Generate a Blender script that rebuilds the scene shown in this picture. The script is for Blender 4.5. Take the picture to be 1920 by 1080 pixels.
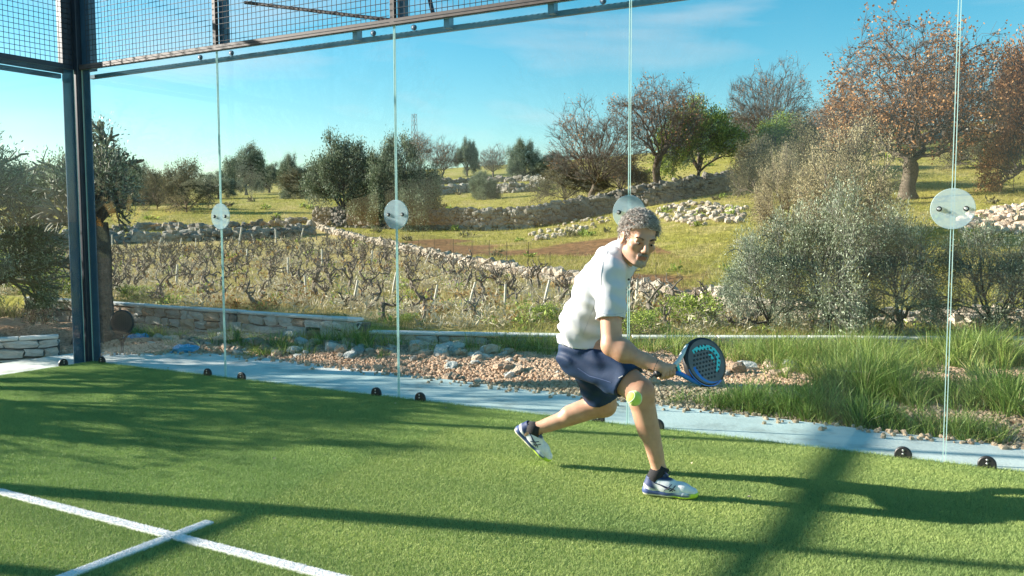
import bpy, math, random
import numpy as np
from mathutils import Vector, Matrix

for o in list(bpy.data.objects):
    bpy.data.objects.remove(o, do_unlink=True)
scene = bpy.context.scene
COL = scene.collection
R = math.radians
random.seed(7)
rng = np.random.default_rng(7)

# ------------------------------------------------------------------ camera
FPX, CAM = 1619.5, np.array([8.2345, -5.636, 1.4177])
YAW, PIT, ROL = -0.5121, -0.07343, -0.0032
_F = np.array([math.sin(YAW) * math.cos(PIT), math.cos(YAW) * math.cos(PIT), math.sin(PIT)])
_R = np.array([math.cos(YAW), -math.sin(YAW), 0.0])
_U = np.cross(_R, _F)
_R2 = _R * math.cos(ROL) + _U * math.sin(ROL)
_U2 = -_R * math.sin(ROL) + _U * math.cos(ROL)
cd = bpy.data.cameras.new('camera')
cam = bpy.data.objects.new('camera', cd)
COL.objects.link(cam)
cd.sensor_width = 36.0
cd.lens = 36.0 * FPX / 1920.0
cd.clip_start = 0.05
cd.clip_end = 6000
cam.matrix_world = Matrix(((_R2[0], _U2[0], -_F[0], CAM[0]), (_R2[1], _U2[1], -_F[1], CAM[1]),
                           (_R2[2], _U2[2], -_F[2], CAM[2]), (0, 0, 0, 1)))
scene.camera = cam

# ------------------------------------------------------------------ light
SUN_ELEV = 21.0
LDIR = np.array([0.96, 0.275, -math.tan(R(SUN_ELEV))])
w = bpy.data.worlds.new('World')
scene.world = w
w.use_nodes = True
nt = w.node_tree
bg = nt.nodes['Background']
sky = nt.nodes.new('ShaderNodeTexSky')
sky.sky_type = 'NISHITA'
sky.sun_disc = False
sky.sun_elevation = R(SUN_ELEV)
sky.sun_rotation = math.atan2(-0.96, -0.275)
sky.air_density = 1.0
sky.dust_density = 0.25
sky.ozone_density = 1.6
hs = nt.nodes.new('ShaderNodeHueSaturation')
hs.inputs['Hue'].default_value = 0.475
hs.inputs['Saturation'].default_value = 1.5
nt.links.new(sky.outputs[0], hs.inputs['Color'])
# thin high cloud, the same all round the sky
tc = nt.nodes.new('ShaderNodeTexCoord')
mp = nt.nodes.new('ShaderNodeMapping')
mp.inputs['Scale'].default_value = (1.6, 2.6, 9.0)
mp.inputs['Rotation'].default_value = (0.12, 0.1, 0.4)
nz = nt.nodes.new('ShaderNodeTexNoise')
nz.inputs['Scale'].default_value = 1.7
nz.inputs['Detail'].default_value = 6
nz.inputs['Distortion'].default_value = 0.5
cr = nt.nodes.new('ShaderNodeValToRGB')
cr.color_ramp.elements[0].position = 0.5
cr.color_ramp.elements[0].color = (0, 0, 0, 1)
cr.color_ramp.elements[1].position = 0.78
cr.color_ramp.elements[1].color = (0.42, 0.42, 0.42, 1)
mx = nt.nodes.new('ShaderNodeMix')
mx.data_type = 'RGBA'
nt.links.new(tc.outputs['Generated'], mp.inputs[0])
nt.links.new(mp.outputs[0], nz.inputs[0])
nt.links.new(nz.outputs[0], cr.inputs[0])
nt.links.new(cr.outputs[0], mx.inputs[0])
nt.links.new(hs.outputs[0], mx.inputs[6])
mx.inputs[7].default_value = (5.5, 5.0, 5.0, 1)
nt.links.new(mx.outputs[2], bg.inputs[0])
bg.inputs[1].default_value = 0.065
sd = bpy.data.lights.new('sun', 'SUN')
sun = bpy.data.objects.new('sun', sd)
COL.objects.link(sun)
sd.energy = 5.0
sd.angle = R(0.53)
sd.color = (1.0, 0.915, 0.80)
sun.rotation_euler = Vector(LDIR).to_track_quat('-Z', 'Y').to_euler()
sun.location = (-20, -8, 14)
scene.view_settings.view_transform = 'Standard'
scene.view_settings.look = 'None'
scene.view_settings.gamma = 1
scene.view_settings.use_curve_mapping = False
scene.view_settings.exposure = 1.53
scene.render.engine = 'CYCLES'
scene.cycles.max_bounces = 8
scene.cycles.transparent_max_bounces = 24

# ------------------------------------------------------------------ pixel helpers (photo 1920 x 1080)
def ray(px, py):
    return _F + _R2 * (px - 960) / FPX - _U2 * (py - 540) / FPX
def onz(px, py, z=0.0):
    d = ray(px, py); return CAM + d * (z - CAM[2]) / d[2]
def ony(px, py, y=0.0):
    d = ray(px, py); return CAM + d * (y - CAM[1]) / d[1]
def atd(px, py, D):
    return CAM + ray(px, py) * D

# ------------------------------------------------------------------ materials
MATS = {}
def _n(t, typ, **kw):
    n = t.nodes.new(typ)
    for k, v in kw.items(): setattr(n, k, v)
    return n
def mat(name, a, b=None, rough=0.7, scale=8.0, detail=5, bump=0.0, bscale=60.0, island=False, metal=0.0,
        attr=None, c=None, spec=0.5, coords='Object', trans=0.0, contrast=(0.35, 0.65), bdist=0.01, sheen=0.0):
    """Principled material: colour a..b(..c) by noise or random per island, optional vertex colour and relief."""
    m = bpy.data.materials.new(name); MATS[name] = m
    m.use_nodes = True
    t = m.node_tree; p = t.nodes['Principled BSDF']
    p.inputs['Roughness'].default_value = rough
    p.inputs['Metallic'].default_value = metal
    p.inputs['Specular IOR Level'].default_value = spec
    if sheen: p.inputs['Sheen Weight'].default_value = sheen
    co = _n(t, 'ShaderNodeTexCoord')
    b = b or a
    rp = _n(t, 'ShaderNodeValToRGB')
    e = rp.color_ramp.elements
    if island:
        g = _n(t, 'ShaderNodeNewGeometry'); src = g.outputs['Random Per Island']
        e[0].position, e[1].position = 0.0, 1.0
    else:
        nn = _n(t, 'ShaderNodeTexNoise'); nn.inputs['Scale'].default_value = scale; nn.inputs['Detail'].default_value = detail
        nn.inputs['Roughness'].default_value = 0.65
        t.links.new(co.outputs[coords], nn.inputs[0]); src = nn.outputs[0]
        e[0].position, e[1].position = contrast
    e[0].color = (*a, 1); e[1].color = (*b, 1)
    if c:
        k = rp.color_ramp.elements.new((e[0].position + e[1].position) / 2); k.color = (*c, 1)
    t.links.new(src, rp.inputs[0]); out = rp.outputs[0]
    if attr:
        va = _n(t, 'ShaderNodeVertexColor', layer_name=attr)
        mm = _n(t, 'ShaderNodeMix', data_type='RGBA', blend_type='MULTIPLY'); mm.inputs[0].default_value = 1
        t.links.new(va.outputs[0], mm.inputs[6]); t.links.new(out, mm.inputs[7]); out = mm.outputs[2]
    t.links.new(out, p.inputs['Base Color'])
    if bump:
        bn = _n(t, 'ShaderNodeTexNoise'); bn.inputs['Scale'].default_value = bscale; bn.inputs['Detail'].default_value = 6
        t.links.new(co.outputs[coords], bn.inputs[0])
        bp = _n(t, 'ShaderNodeBump'); bp.inputs['Strength'].default_value = bump; bp.inputs['Distance'].default_value = bdist
        t.links.new(bn.outputs[0], bp.inputs['Height']); t.links.new(bp.outputs[0], p.inputs['Normal'])
    if trans:
        tr = _n(t, 'ShaderNodeBsdfTranslucent'); t.links.new(out, tr.inputs[0])
        ms = _n(t, 'ShaderNodeMixShader'); ms.inputs[0].default_value = trans
        t.links.new(p.outputs[0], ms.inputs[1]); t.links.new(tr.outputs[0], ms.inputs[2])
        t.links.new(ms.outputs[0], t.nodes['Material Output'].inputs[0])
    return m

def glass_mat(name, tint, refl=1.0, dust=0.03):
    """clear pane: see-through with Fresnel reflection, so the sun passes"""
    m = bpy.data.materials.new(name); MATS[name] = m; m.use_nodes = True
    t = m.node_tree; t.nodes.remove(t.nodes['Principled BSDF'])
    g = _n(t, 'ShaderNodeNewGeometry')
    io = _n(t, 'ShaderNodeMix', data_type='FLOAT'); io.inputs[2].default_value = 1.5; io.inputs[3].default_value = 1 / 1.5
    t.links.new(g.outputs['Backfacing'], io.inputs[0])
    fr = _n(t, 'ShaderNodeFresnel'); t.links.new(io.outputs[0], fr.inputs[0])
    mu = _n(t, 'ShaderNodeMath', operation='MULTIPLY'); mu.inputs[1].default_value = refl
    t.links.new(fr.outputs[0], mu.inputs[0])
    tr = _n(t, 'ShaderNodeBsdfTransparent'); tr.inputs[0].default_value = (*tint, 1)
    gl = _n(t, 'ShaderNodeBsdfGlossy'); gl.inputs['Roughness'].default_value = 0.0
    ms = _n(t, 'ShaderNodeMixShader')
    t.links.new(mu.outputs[0], ms.inputs[0]); t.links.new(tr.outputs[0], ms.inputs[1]); t.links.new(gl.outputs[0], ms.inputs[2])
    # thin film of dust and wiped smears
    co = _n(t, 'ShaderNodeTexCoord'); mp_ = _n(t, 'ShaderNodeMapping'); mp_.inputs['Scale'].default_value = (1.2, 1.2, .5); mp_.inputs['Rotation'].default_value = (0, .5, 0)
    nn = _n(t, 'ShaderNodeTexNoise'); nn.inputs['Scale'].default_value = 2.2; nn.inputs['Detail'].default_value = 9; nn.inputs['Distortion'].default_value = 1.2
    mr = _n(t, 'ShaderNodeMapRange'); mr.inputs[1].default_value = .42; mr.inputs[2].default_value = .78; mr.inputs[3].default_value = dust * .25; mr.inputs[4].default_value = dust * 2
    df = _n(t, 'ShaderNodeBsdfDiffuse'); df.inputs[0].default_value = (.8, .82, .82, 1)
    m3 = _n(t, 'ShaderNodeMixShader')
    t.links.new(co.outputs['Object'], mp_.inputs[0]); t.links.new(mp_.outputs[0], nn.inputs[0]); t.links.new(nn.outputs[0], mr.inputs[0]); t.links.new(mr.outputs[0], m3.inputs[0])
    t.links.new(ms.outputs[0], m3.inputs[1]); t.links.new(df.outputs[0], m3.inputs[2])
    t.links.new(m3.outputs[0], t.nodes['Material Output'].inputs[0])
    return m

# ------------------------------------------------------------------ mesh helpers
def mesh_from(name, v, f, m=None, smooth=False):
    me = bpy.data.meshes.new(name)
    v = np.asarray(v, dtype=np.float32).reshape(-1, 3)
    if isinstance(f, np.ndarray):
        k = f.shape[1]; n = len(f)
        me.vertices.add(len(v)); me.vertices.foreach_set('co', v.ravel())
        me.loops.add(n * k); me.loops.foreach_set('vertex_index', f.astype(np.int32).ravel())
        me.polygons.add(n)
        me.polygons.foreach_set('loop_start', np.arange(0, n * k, k, dtype=np.int32))
        me.update(calc_edges=True)
    else:
        me.from_pydata(v.tolist(), [], f)
    me.validate()
    if smooth: me.polygons.foreach_set('use_smooth', np.ones(len(me.polygons), dtype=bool))
    if m: me.materials.append(m)
    return me
def obj(name, me, parent=None, loc=None, rot=None, scale=None):
    o = bpy.data.objects.new(name, me); COL.objects.link(o)
    if parent: o.parent = parent
    if loc is not None: o.location = [float(q) for q in loc]
    if rot is not None: o.rotation_euler = rot
    if scale is not None: o.scale = scale if hasattr(scale, '__len__') else (scale,) * 3
    return o
def tag(o, label=None, cat=None, group=None, kind=None):
    if label: o['label'] = label
    if cat: o['category'] = cat
    if group: o['group'] = group
    if kind: o['kind'] = kind
    return o
def thing(name, label, cat, loc=(0, 0, 0), rz=0.0, group=None):
    o = obj(name, None, None, loc, (0, 0, rz)); o.empty_display_size = 0.1
    return tag(o, label, cat, group)

class MB:
    """collects shapes into one mesh"""
    def __init__(s): s.v = []; s.f = []; s.n = 0
    def add(s, v, f):
        v = np.asarray(v, float).reshape(-1, 3)
        s.v.append(v); s.f.extend([tuple(int(i) + s.n for i in q) for q in f]); s.n += len(v); return s
    def box(s, lo, hi, M=None, bev=0.0):
        lo = np.array(lo, float); hi = np.array(hi, float)
        if bev <= 0:
            v = np.array([[(lo, hi)[i][0], (lo, hi)[j][1], (lo, hi)[k][2]] for i in (0, 1) for j in (0, 1) for k in (0, 1)])
            f = [(0, 1, 3, 2), (4, 6, 7, 5), (0, 4, 5, 1), (2, 3, 7, 6), (0, 2, 6, 4), (1, 5, 7, 3)]
        else:
            v = []; idx = {}
            for i in (0, 1):
                for j in (0, 1):
                    for k in (0, 1):
                        c = np.array([(lo, hi)[i][0], (lo, hi)[j][1], (lo, hi)[k][2]])
                        sg = np.array([1 - 2 * i, 1 - 2 * j, 1 - 2 * k]) * bev
                        for ax in range(3):
                            q = c + sg; q[ax] = c[ax]; idx[(i, j, k, ax)] = len(v); v.append(q)
            v = np.array(v); f = []
            for ax in range(3):
                a, b = [q for q in range(3) if q != ax]
                for s_ in (0, 1):
                    ring = []
                    for (p, q) in ((0, 0), (1, 0), (1, 1), (0, 1)):
                        key = [0, 0, 0]; key[ax] = s_; key[a] = p; key[b] = q; ring.append(idx[(*key, ax)])
                    f.append(tuple(ring))
            for ax in range(3):
                a, b = [q for q in range(3) if q != ax]
                for p in (0, 1):
                    for q in (0, 1):
                        k0 = [0, 0, 0]; k0[a] = p; k0[b] = q; k1 = list(k0); k1[ax] = 1
                        f.append((idx[(*k0, a)], idx[(*k0, b)], idx[(*k1, b)], idx[(*k1, a)]))
            for i in (0, 1):
                for j in (0, 1):
                    for k in (0, 1): f.append((idx[(i, j, k, 0)], idx[(i, j, k, 1)], idx[(i, j, k, 2)]))
        if M is not None: v = (np.array(M)[:3, :3] @ v.T).T + np.array(M)[:3, 3]
        return s.add(v, f)
    def tube(s, pts, rad, n=6, caps=True):
        pts = np.asarray(pts, float); k = len(pts)
        rad = np.broadcast_to(np.asarray(rad, float), (k,))
        T = np.gradient(pts, axis=0); T /= np.linalg.norm(T, axis=1)[:, None] + 1e-12
        ref = np.array([0.13, 0.21, 0.97]) if abs(T[0][2]) < 0.9 else np.array([1.0, 0.1, 0.05])
        A = np.cross(T, ref); A /= np.linalg.norm(A, axis=1)[:, None] + 1e-12
        B = np.cross(T, A)
        an = np.arange(n) * 2 * math.pi / n
        v = pts[:, None] + rad[:, None, None] * (A[:, None] * np.cos(an)[None, :, None] + B[:, None] * np.sin(an)[None, :, None])
        f = []
        for i in range(k - 1):
            for j in range(n):
                j2 = (j + 1) % n
                f.append((i * n + j, i * n + j2, (i + 1) * n + j2, (i + 1) * n + j))
        if caps:
            f.append(tuple(range(n - 1, -1, -1))); f.append(tuple(range((k - 1) * n, k * n)))
        return s.add(v.reshape(-1, 3), f)
    def disc(s, c, axis, r, th, n=24, rim=0.0):
        axis = np.array(axis, float); axis /= np.linalg.norm(axis)
        c = np.array(c, float)
        if rim: return s.tube([c - axis * th / 2, c - axis * th / 2 + axis * rim * .01, c + axis * (th / 2 - rim), c + axis * th / 2],
                              [r, r, r, r - rim], n)
        return s.tube([c - axis * th / 2, c + axis * th / 2], [r, r], n)
    def build(s, name, m, parent=None, smooth=False, **kw):
        v = np.concatenate(s.v) if s.v else np.zeros((0, 3))
        me = mesh_from(name, v, s.f, m, smooth)
        return obj(name, me, parent, **kw)

def fast_tubes(chains, n=3):
    """many chains (list of (pts,rad)) of equal point count per call -> verts, quads"""
    V = []; Fc = []; off = 0
    by = {}
    for p, r in chains: by.setdefault(len(p), []).append((p, r))
    for k, lst in by.items():
        P = np.array([c[0] for c in lst], float); Q = np.array([c[1] for c in lst], float)
        T = np.empty_like(P); T[:, 1:-1] = P[:, 2:] - P[:, :-2]; T[:, 0] = P[:, 1] - P[:, 0]; T[:, -1] = P[:, -1] - P[:, -2]
        T /= np.linalg.norm(T, axis=2, keepdims=True) + 1e-12
        ref = np.where(np.abs(T[:, :1, 2:3]) < 0.9, np.array([[[0.1, 0.2, 1.0]]]), np.array([[[1.0, 0.1, 0.1]]]))
        A = np.cross(T, np.broadcast_to(ref, T.shape)); A /= np.linalg.norm(A, axis=2, keepdims=True) + 1e-12
        B = np.cross(T, A)
        an = np.arange(n) * 2 * math.pi / n
        v = P[:, :, None] + Q[:, :, None, None] * (A[:, :, None] * np.cos(an)[None, None, :, None] + B[:, :, None] * np.sin(an)[None, None, :, None])
        m = len(lst)
        base = (np.arange(m) * k * n)[:, None, None] + (np.arange(k - 1) * n)[None, :, None] + off
        j = np.arange(n)[None, None]; j2 = (np.arange(n) + 1)[None, None] % n
        q = np.stack([base + j, base + j2, base + n + j2, base + n + j], axis=-1).reshape(-1, 4)
        V.append(v.reshape(-1, 3)); Fc.append(q); off += m * k * n
    return np.concatenate(V), np.concatenate(Fc)

def leaf_quads(P, L, W, up=0.3, dirs=None, fold=0.0):
    """rhombic leaves at points P"""
    n = len(P)
    d = rng.normal(size=(n, 3)) if dirs is None else dirs + rng.normal(size=(n, 3)) * 0.55
    d[:, 2] += up
    d /= np.linalg.norm(d, axis=1)[:, None]
    s = np.cross(d, rng.normal(size=(n, 3))); s /= np.linalg.norm(s, axis=1)[:, None] + 1e-9
    L = np.broadcast_to(np.asarray(L, float), (n,))[:, None] * rng.uniform(.7, 1.25, (n, 1))
    W = np.broadcast_to(np.asarray(W, float), (n,))[:, None] * rng.uniform(.7, 1.25, (n, 1))
    v = np.stack([P, P + d * L * .5 + s * W * .5, P + d * L, P + d * L * .5 - s * W * .5], axis=1)
    return v.reshape(-1, 3), np.arange(4 * n).reshape(-1, 4)

def blades(P, H, W, lean=0.35, bend=0.5, segs=2, dirs=None):
    """grass blades: tapered strips that bend over"""
    n = len(P)
    a = rng.uniform(0, 2 * math.pi, n)
    side = np.stack([np.cos(a), np.sin(a), np.zeros(n)], 1)
    b = rng.uniform(0, 2 * math.pi, n)
    out = np.stack([np.cos(b), np.sin(b), np.zeros(n)], 1) if dirs is None else dirs
    H = np.broadcast_to(np.asarray(H, float), (n,))[:, None] * rng.uniform(.55, 1.25, (n, 1))
    W = np.broadcast_to(np.asarray(W, float), (n,))[:, None]
    ln = np.abs(rng.normal(0, lean, (n, 1)))
    bd = rng.uniform(0, bend, (n, 1))
    rows = []
    for i in range(segs + 1):
        t = i / segs
        c = P + H * (np.array([0, 0, 1.0]) * (t - .35 * bd * t * t) + out * (ln * t + bd * t * t))
        wd = W * (1 - t) ** .7 * .5
        if i < segs: rows += [c - side * wd, c + side * wd]
        else: rows += [c]
    k = 2 * segs + 1
    v = np.stack(rows, 1).reshape(-1, 3)
    base = np.arange(n) * k
    tri = []
    for i in range(segs - 1):
        tri.append(np.stack([base + 2 * i, base + 2 * i + 1, base + 2 * i + 3], 1))
        tri.append(np.stack([base + 2 * i, base + 2 * i + 3, base + 2 * i + 2], 1))
    i = segs - 1
    tri.append(np.stack([base + 2 * i, base + 2 * i + 1, base + 2 * i + 2], 1))
    return v, np.concatenate(tri)

def vnoise(p, s=1.0, seed=0):
    """cheap smooth value noise in numpy"""
    p = np.asarray(p, float) * s + seed * 17.3
    i = np.floor(p).astype(np.int64); f = p - i; f = f * f * (3 - 2 * f)
    d = p.shape[-1]; out = 0
    for c in range(1 << d):
        o = [(c >> k) & 1 for k in range(d)]
        h = np.zeros(p.shape[:-1], np.int64)
        for k in range(d): h = h * 374761393 + (i[..., k] + o[k]) * (668265263 + 2 * k * 1274126177)
        h = (h ^ (h >> 13)) * 1274126177; h = (h ^ (h >> 16)) & 0xffff
        wgt = 1
        for k in range(d): wgt = wgt * (f[..., k] if o[k] else 1 - f[..., k])
        out = out + wgt * (h / 65535.0)
    return out
def sstep(a, b, x):
    t = np.clip((np.asarray(x, float) - a) / (b - a), 0, 1); return t * t * (3 - 2 * t)
# ================================================================== terrain
CP = []
def cp(px, *rows):
    for py, D in rows: CP.append(atd(px, py, D))
cp(-250, (500, 30), (440, 55), (400, 80), (375, 120), (360, 250))
cp(0, (480, 34), (440, 46), (415, 58), (395, 80), (370, 120), (356, 250))
cp(250, (466, 40), (447, 46), (418, 55), (396, 70), (376, 92), (362, 120), (352, 250))
cp(500, (460, 40), (440, 46), (412, 58), (386, 75), (371, 95), (362, 120), (345, 250))
cp(700, (500, 24.5), (462, 36), (440, 44), (426, 50), (402, 62), (372, 85), (345, 120), (330, 250))
cp(850, (395, 62), (366, 85), (341, 110), (326, 150), (318, 220))
cp(950, (500, 24.5), (478, 30), (450, 38), (431, 45), (396, 56), (370, 75), (346, 100), (323, 160))
cp(1110, (530, 18.5), (480, 27), (430, 39), (409, 45), (382, 58), (345, 90), (310, 160))
cp(1300, (545, 17), (480, 24), (420, 33), (385, 42), (369, 47), (345, 58), (300, 90), (280, 160))
cp(1500, (588, 13.5), (480, 23), (420, 30), (380, 38), (332, 55), (275, 85), (250, 160))
cp(1700, (598, 13.0), (480, 22), (430, 27), (376, 44), (332, 55), (265, 80), (240, 160))
cp(1880, (600, 12.6), (450, 24), (410, 30), (372, 40), (300, 60), (248, 80), (225, 160))
cp(2200, (600, 12.0), (440, 26), (400, 32), (300, 58), (240, 85), (215, 160))
for px in (0, 200, 420, 640, 860): CP.append(onz(px, 560, 0.24)); CP.append(onz(px, 520, 0.22))
for px in (-150, 60, 250, 450, 650): CP.append(onz(px, 592, 0.25))
for px in (760, 900, 1050): CP.append(onz(px, 615, 0.12)); CP.append(onz(px, 570, 0.18))
for px in (1200, 1500, 1900): CP.append(onz(px, 622, 0.08))
CP = np.array(CP)
YAW0 = math.atan2(_F[0], _F[1])
def polar(x, y):
    dx = np.asarray(x, float) - CAM[0]; dy = np.asarray(y, float) - CAM[1]
    th = np.arctan2(dx, dy) - YAW0
    th = (th + math.pi) % (2 * math.pi) - math.pi
    return th, np.hypot(dx, dy)
_t, _r = polar(CP[:, 0], CP[:, 1])
KX = np.stack([_t * 4.0, np.log(_r) * 2.2], 1)
_K = np.linalg.norm(KX[:, None] - KX[None], axis=2) + np.eye(len(KX)) * 0.02
_S = _r                                       # fit height over distance: keeps the far hills calm
_wt = np.linalg.solve(np.block([[_K, np.ones((len(KX), 1))], [np.ones((1, len(KX))), np.zeros((1, 1))]]),
                      np.append(CP[:, 2] / _S, 0))
# low retaining wall line: A parallel to the court, then B running off to the right
ZA, ZB = 0.29, 0.13
A0 = np.array([-14.0, 2.72]); A1 = onz(668, 599, ZA)[:2]
A0 = np.array([-14.0, A1[1] + 0.12])
B0 = onz(690, 622, ZB)[:2]; B1 = onz(1180, 631, ZB)[:2]; B2 = onz(1900, 634, ZB)[:2]
B2 = B1 + (B2 - B1) * 1.6
WL = [A0, A1, B0, B1, B2]
def wall_side(x, y):
    """signed distance behind (+) the retaining wall line (line taken as y over x)"""
    xs = [q[0] for q in (A0, A1, B0, B1, B2)]; ys = [q[1] for q in (A0, A1, B0, B1, B2)]
    yy = np.interp(x, xs, ys)
    return (np.asarray(y, float) - yy) * 0.93
ZF = -0.10
def zterr(x, y):
    x = np.asarray(x, float); y = np.asarray(y, float)
    th, r = polar(x, y)
    thc = np.clip(th, -0.85, 0.75); rc = np.clip(r, 7.0, 400)
    q = np.stack([thc * 4.0, np.log(rc) * 2.2], -1)
    d = np.linalg.norm(q[..., None, :] - KX, axis=-1)
    z = (d @ _wt[:-1] + _wt[-1]) * rc
    behind = sstep(0.85, 1.6, np.abs(th))
    z = z * (1 - behind) + behind * ZF
    s = sstep(0.03, 0.22, wall_side(x, y))
    z = ZF + (z - ZF) * s
    z = z + (vnoise(np.stack([x, y], -1), .35, 3) - .5) * .12 * s * sstep(12, 30, r) * (1 - behind)
    z = np.where((s > 0) & (r < 30), np.maximum(z, ZF), z)
    return z
def hit(px, py, dmin=8.5, dmax=260.0):
    d = ray(px, py); t = np.geomspace(dmin, dmax, 900)
    P = CAM + d * t[:, None]
    k = np.where(P[:, 2] < zterr(P[:, 0], P[:, 1]))[0]
    i = k[0] if len(k) else len(t) - 1
    return P[i]
def ground(x, y): return np.array([x, y, float(zterr(x, y))])

def pt_poly(x, y, poly):
    x = np.asarray(x, float); y = np.asarray(y, float); ins = np.zeros(x.shape, bool)
    n = len(poly)
    for i in range(n):
        x0, y0 = poly[i][:2]; x1, y1 = poly[(i + 1) % n][:2]
        c = ((y0 > y) != (y1 > y)) & (x < (x1 - x0) * (y - y0) / (y1 - y0 + 1e-12) + x0)
        ins ^= c
    return ins

# field borders (dry walls) found on the ground
C_PTS = [hit(586, 424), hit(612, 434), hit(660, 448), hit(740, 466), hit(830, 489), hit(920, 507), hit(1010, 524), hit(1120, 538), hit(1220, 556), hit(1330, 574), hit(1450, 592), hit(1600, 606), hit(1760, 612), hit(1960, 616)]
E_PTS = [hit(-120, 474), hit(60, 462), hit(200, 456), hit(330, 454), hit(440, 450), hit(530, 446), hit(585, 438)]
E2_PTS = [hit(205, 436), hit(300, 432), hit(400, 436), hit(480, 428), hit(575, 424)]
D_PTS = [hit(592, 425), hit(700, 428), hit(800, 431), hit(900, 432), hit(1000, 427), hit(1070, 413), hit(1150, 399), hit(1230, 384), hit(1320, 367), hit(1400, 352), hit(1440, 348)]
VINE_POLY = [A0 + [0, .4], A1 + [0, .5], B0 + [0, .5], B1 + [0, .5], B2 + [0, .5]] + [q[:2] for q in C_PTS[::-1]] + [q[:2] for q in E_PTS[::-1]]

# one sheet, rings round the camera out to the horizon
rr = np.concatenate([[0.0, 3.0], np.geomspace(6.0, 60, 230), np.geomspace(61, 3000, 90)])
aa = np.unique(np.concatenate([np.linspace(-math.pi, math.pi, 121), np.linspace(-0.75, 0.75, 420)]))[:-1]
RR, AA = np.meshgrid(rr, aa, indexing='ij')
X = CAM[0] + RR * np.sin(AA + YAW0); Y = CAM[1] + RR * np.cos(AA + YAW0)
Z = np.concatenate([zterr(X[i:i + 20], Y[i:i + 20]) for i in range(0, len(rr), 20)])
nr, na = X.shape
i, j = np.meshgrid(np.arange(nr - 1), np.arange(na), indexing='ij'); j2 = (j + 1) % na
q = np.stack([i * na + j, i * na + j2, (i + 1) * na + j2, (i + 1) * na + j], -1).reshape(-1, 4)
V = np.stack([X, Y, Z], -1).reshape(-1, 3)
m_ground = mat('ground', (.45, .45, .42), (1.35, 1.3, 1.2), rough=.95, scale=2.2, detail=10, bump=.7, bscale=5.0, attr='zone', bdist=.12, spec=.1, contrast=(.3, .7))
me = mesh_from('ground', V, q, m_ground, True)
xy = V[:, :2]; thv, rv = polar(V[:, 0], V[:, 1])
n1 = vnoise(xy, .22, 1); n2 = vnoise(xy, .9, 2); n3 = vnoise(xy, .06, 5)
green = np.array([.29, .27, .05]); straw = np.array([.44, .34, .16]); soil = np.array([.20, .105, .05]); olive = np.array([.34, .28, .08])
colr = green * (1 - n1[:, None]) + olive * n1[:, None]
colr = colr + (straw - colr) * (sstep(.5, .8, n2) * .55)[:, None]
inv = pt_poly(V[:, 0], V[:, 1], VINE_POLY)
vc = straw * 1.1 * (1 - n2[:, None] * .35) + olive * n2[:, None] * .3
vc = vc + (soil - vc) * (sstep(.5, .8, n1) * .5)[:, None]
colr = np.where(inv[:, None], vc, colr)
RED_POLY = [hit(p, y)[:2] for p, y in ((620, 440), (800, 440), (1000, 455), (1180, 440), (1330, 500), (1330, 560), (1100, 530), (900, 498), (740, 460))]
red = pt_poly(V[:, 0], V[:, 1], RED_POLY)
colr = np.where(red[:, None], colr + (soil * 1.05 - colr) * (.3 + .7 * sstep(.38, .62, vnoise(xy, .35, 9)))[:, None], colr)
front = wall_side(V[:, 0], V[:, 1]) < .1
colr = np.where((front & (rv < 40))[:, None], np.array([.33, .24, .16]) * (.8 + .4 * n2[:, None]), colr)
ca = me.color_attributes.new('zone', 'FLOAT_COLOR', 'POINT')
ca.data.foreach_set('color', np.concatenate([colr, np.ones((len(colr), 1))], 1).astype(np.float32).ravel())
tag(obj('ground', me), 'rising field of grass and soil beyond the court', None, None, 'structure')

# ================================================================== court floor
m_slab = mat('concrete', (.36, .335, .30), (.76, .73, .68), rough=.88, scale=2.0, detail=12, c=(.67, .645, .60), contrast=(.30, .62), bump=.3, bscale=45, spec=.2)
m_turfbase = mat('turf_base', (.09, .14, .035), (.14, .19, .055), rough=.9, scale=30)
s = MB()   # concrete slab that carries the glass, one ring seen along the back and the left side
def prism(s, poly, z0, z1):
    n = len(poly); v = [(p[0], p[1], z0) for p in poly] + [(p[0], p[1], z1) for p in poly]
    f = [tuple(range(n - 1, -1, -1)), tuple(range(n, 2 * n))] + [(k, (k + 1) % n, n + (k + 1) % n, n + k) for k in range(n)]
    return s.add(v, f)
prism(s, [(-.75, -12), (0.0, -12), (0.0, 0.0), (12.0, 0.0), (12.0, .42), (1.26, 1.10), (.5, 1.02), (-.1, .62), (-.75, .45)], -.3, -.004)
tag(s.build('concrete_slab', m_slab), 'pale concrete slab edge outside the glass', None, None, 'structure')
s = MB(); prism(s, [(.02, -12), (12, -12), (12, -.02), (.02, -.02)], -.25, 0.0)
tag(s.build('court_floor', m_turfbase), 'court floor under the artificial grass', None, None, 'structure')

# artificial grass: instanced tufts of short blades (nobody could count them)
m_turf = mat('turf', (.255, .355, .105), (.46, .55, .20), rough=.7, island=True, c=(.35, .455, .15), spec=.25, trans=.12)
_t2 = m_turf.node_tree; _p = _t2.nodes['Principled BSDF']; _src = _p.inputs['Base Color'].links[0].from_socket
_g = _n(_t2, 'ShaderNodeNewGeometry'); _mp = _n(_t2, 'ShaderNodeMapping'); _mp.inputs['Scale'].default_value = (.5, 2.2, 1)
_nz = _n(_t2, 'ShaderNodeTexNoise'); _nz.inputs['Scale'].default_value = 1.1; _nz.inputs['Detail'].default_value = 7
_rp = _n(_t2, 'ShaderNodeValToRGB'); _rp.color_ramp.elements[0].position = .3; _rp.color_ramp.elements[1].position = .7
_rp.color_ramp.elements[0].color = (.70, .78, .76, 1); _rp.color_ramp.elements[1].color = (1.20, 1.12, 1.08, 1)
_mm = _n(_t2, 'ShaderNodeMix', data_type='RGBA', blend_type='MULTIPLY'); _mm.inputs[0].default_value = 1
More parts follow.
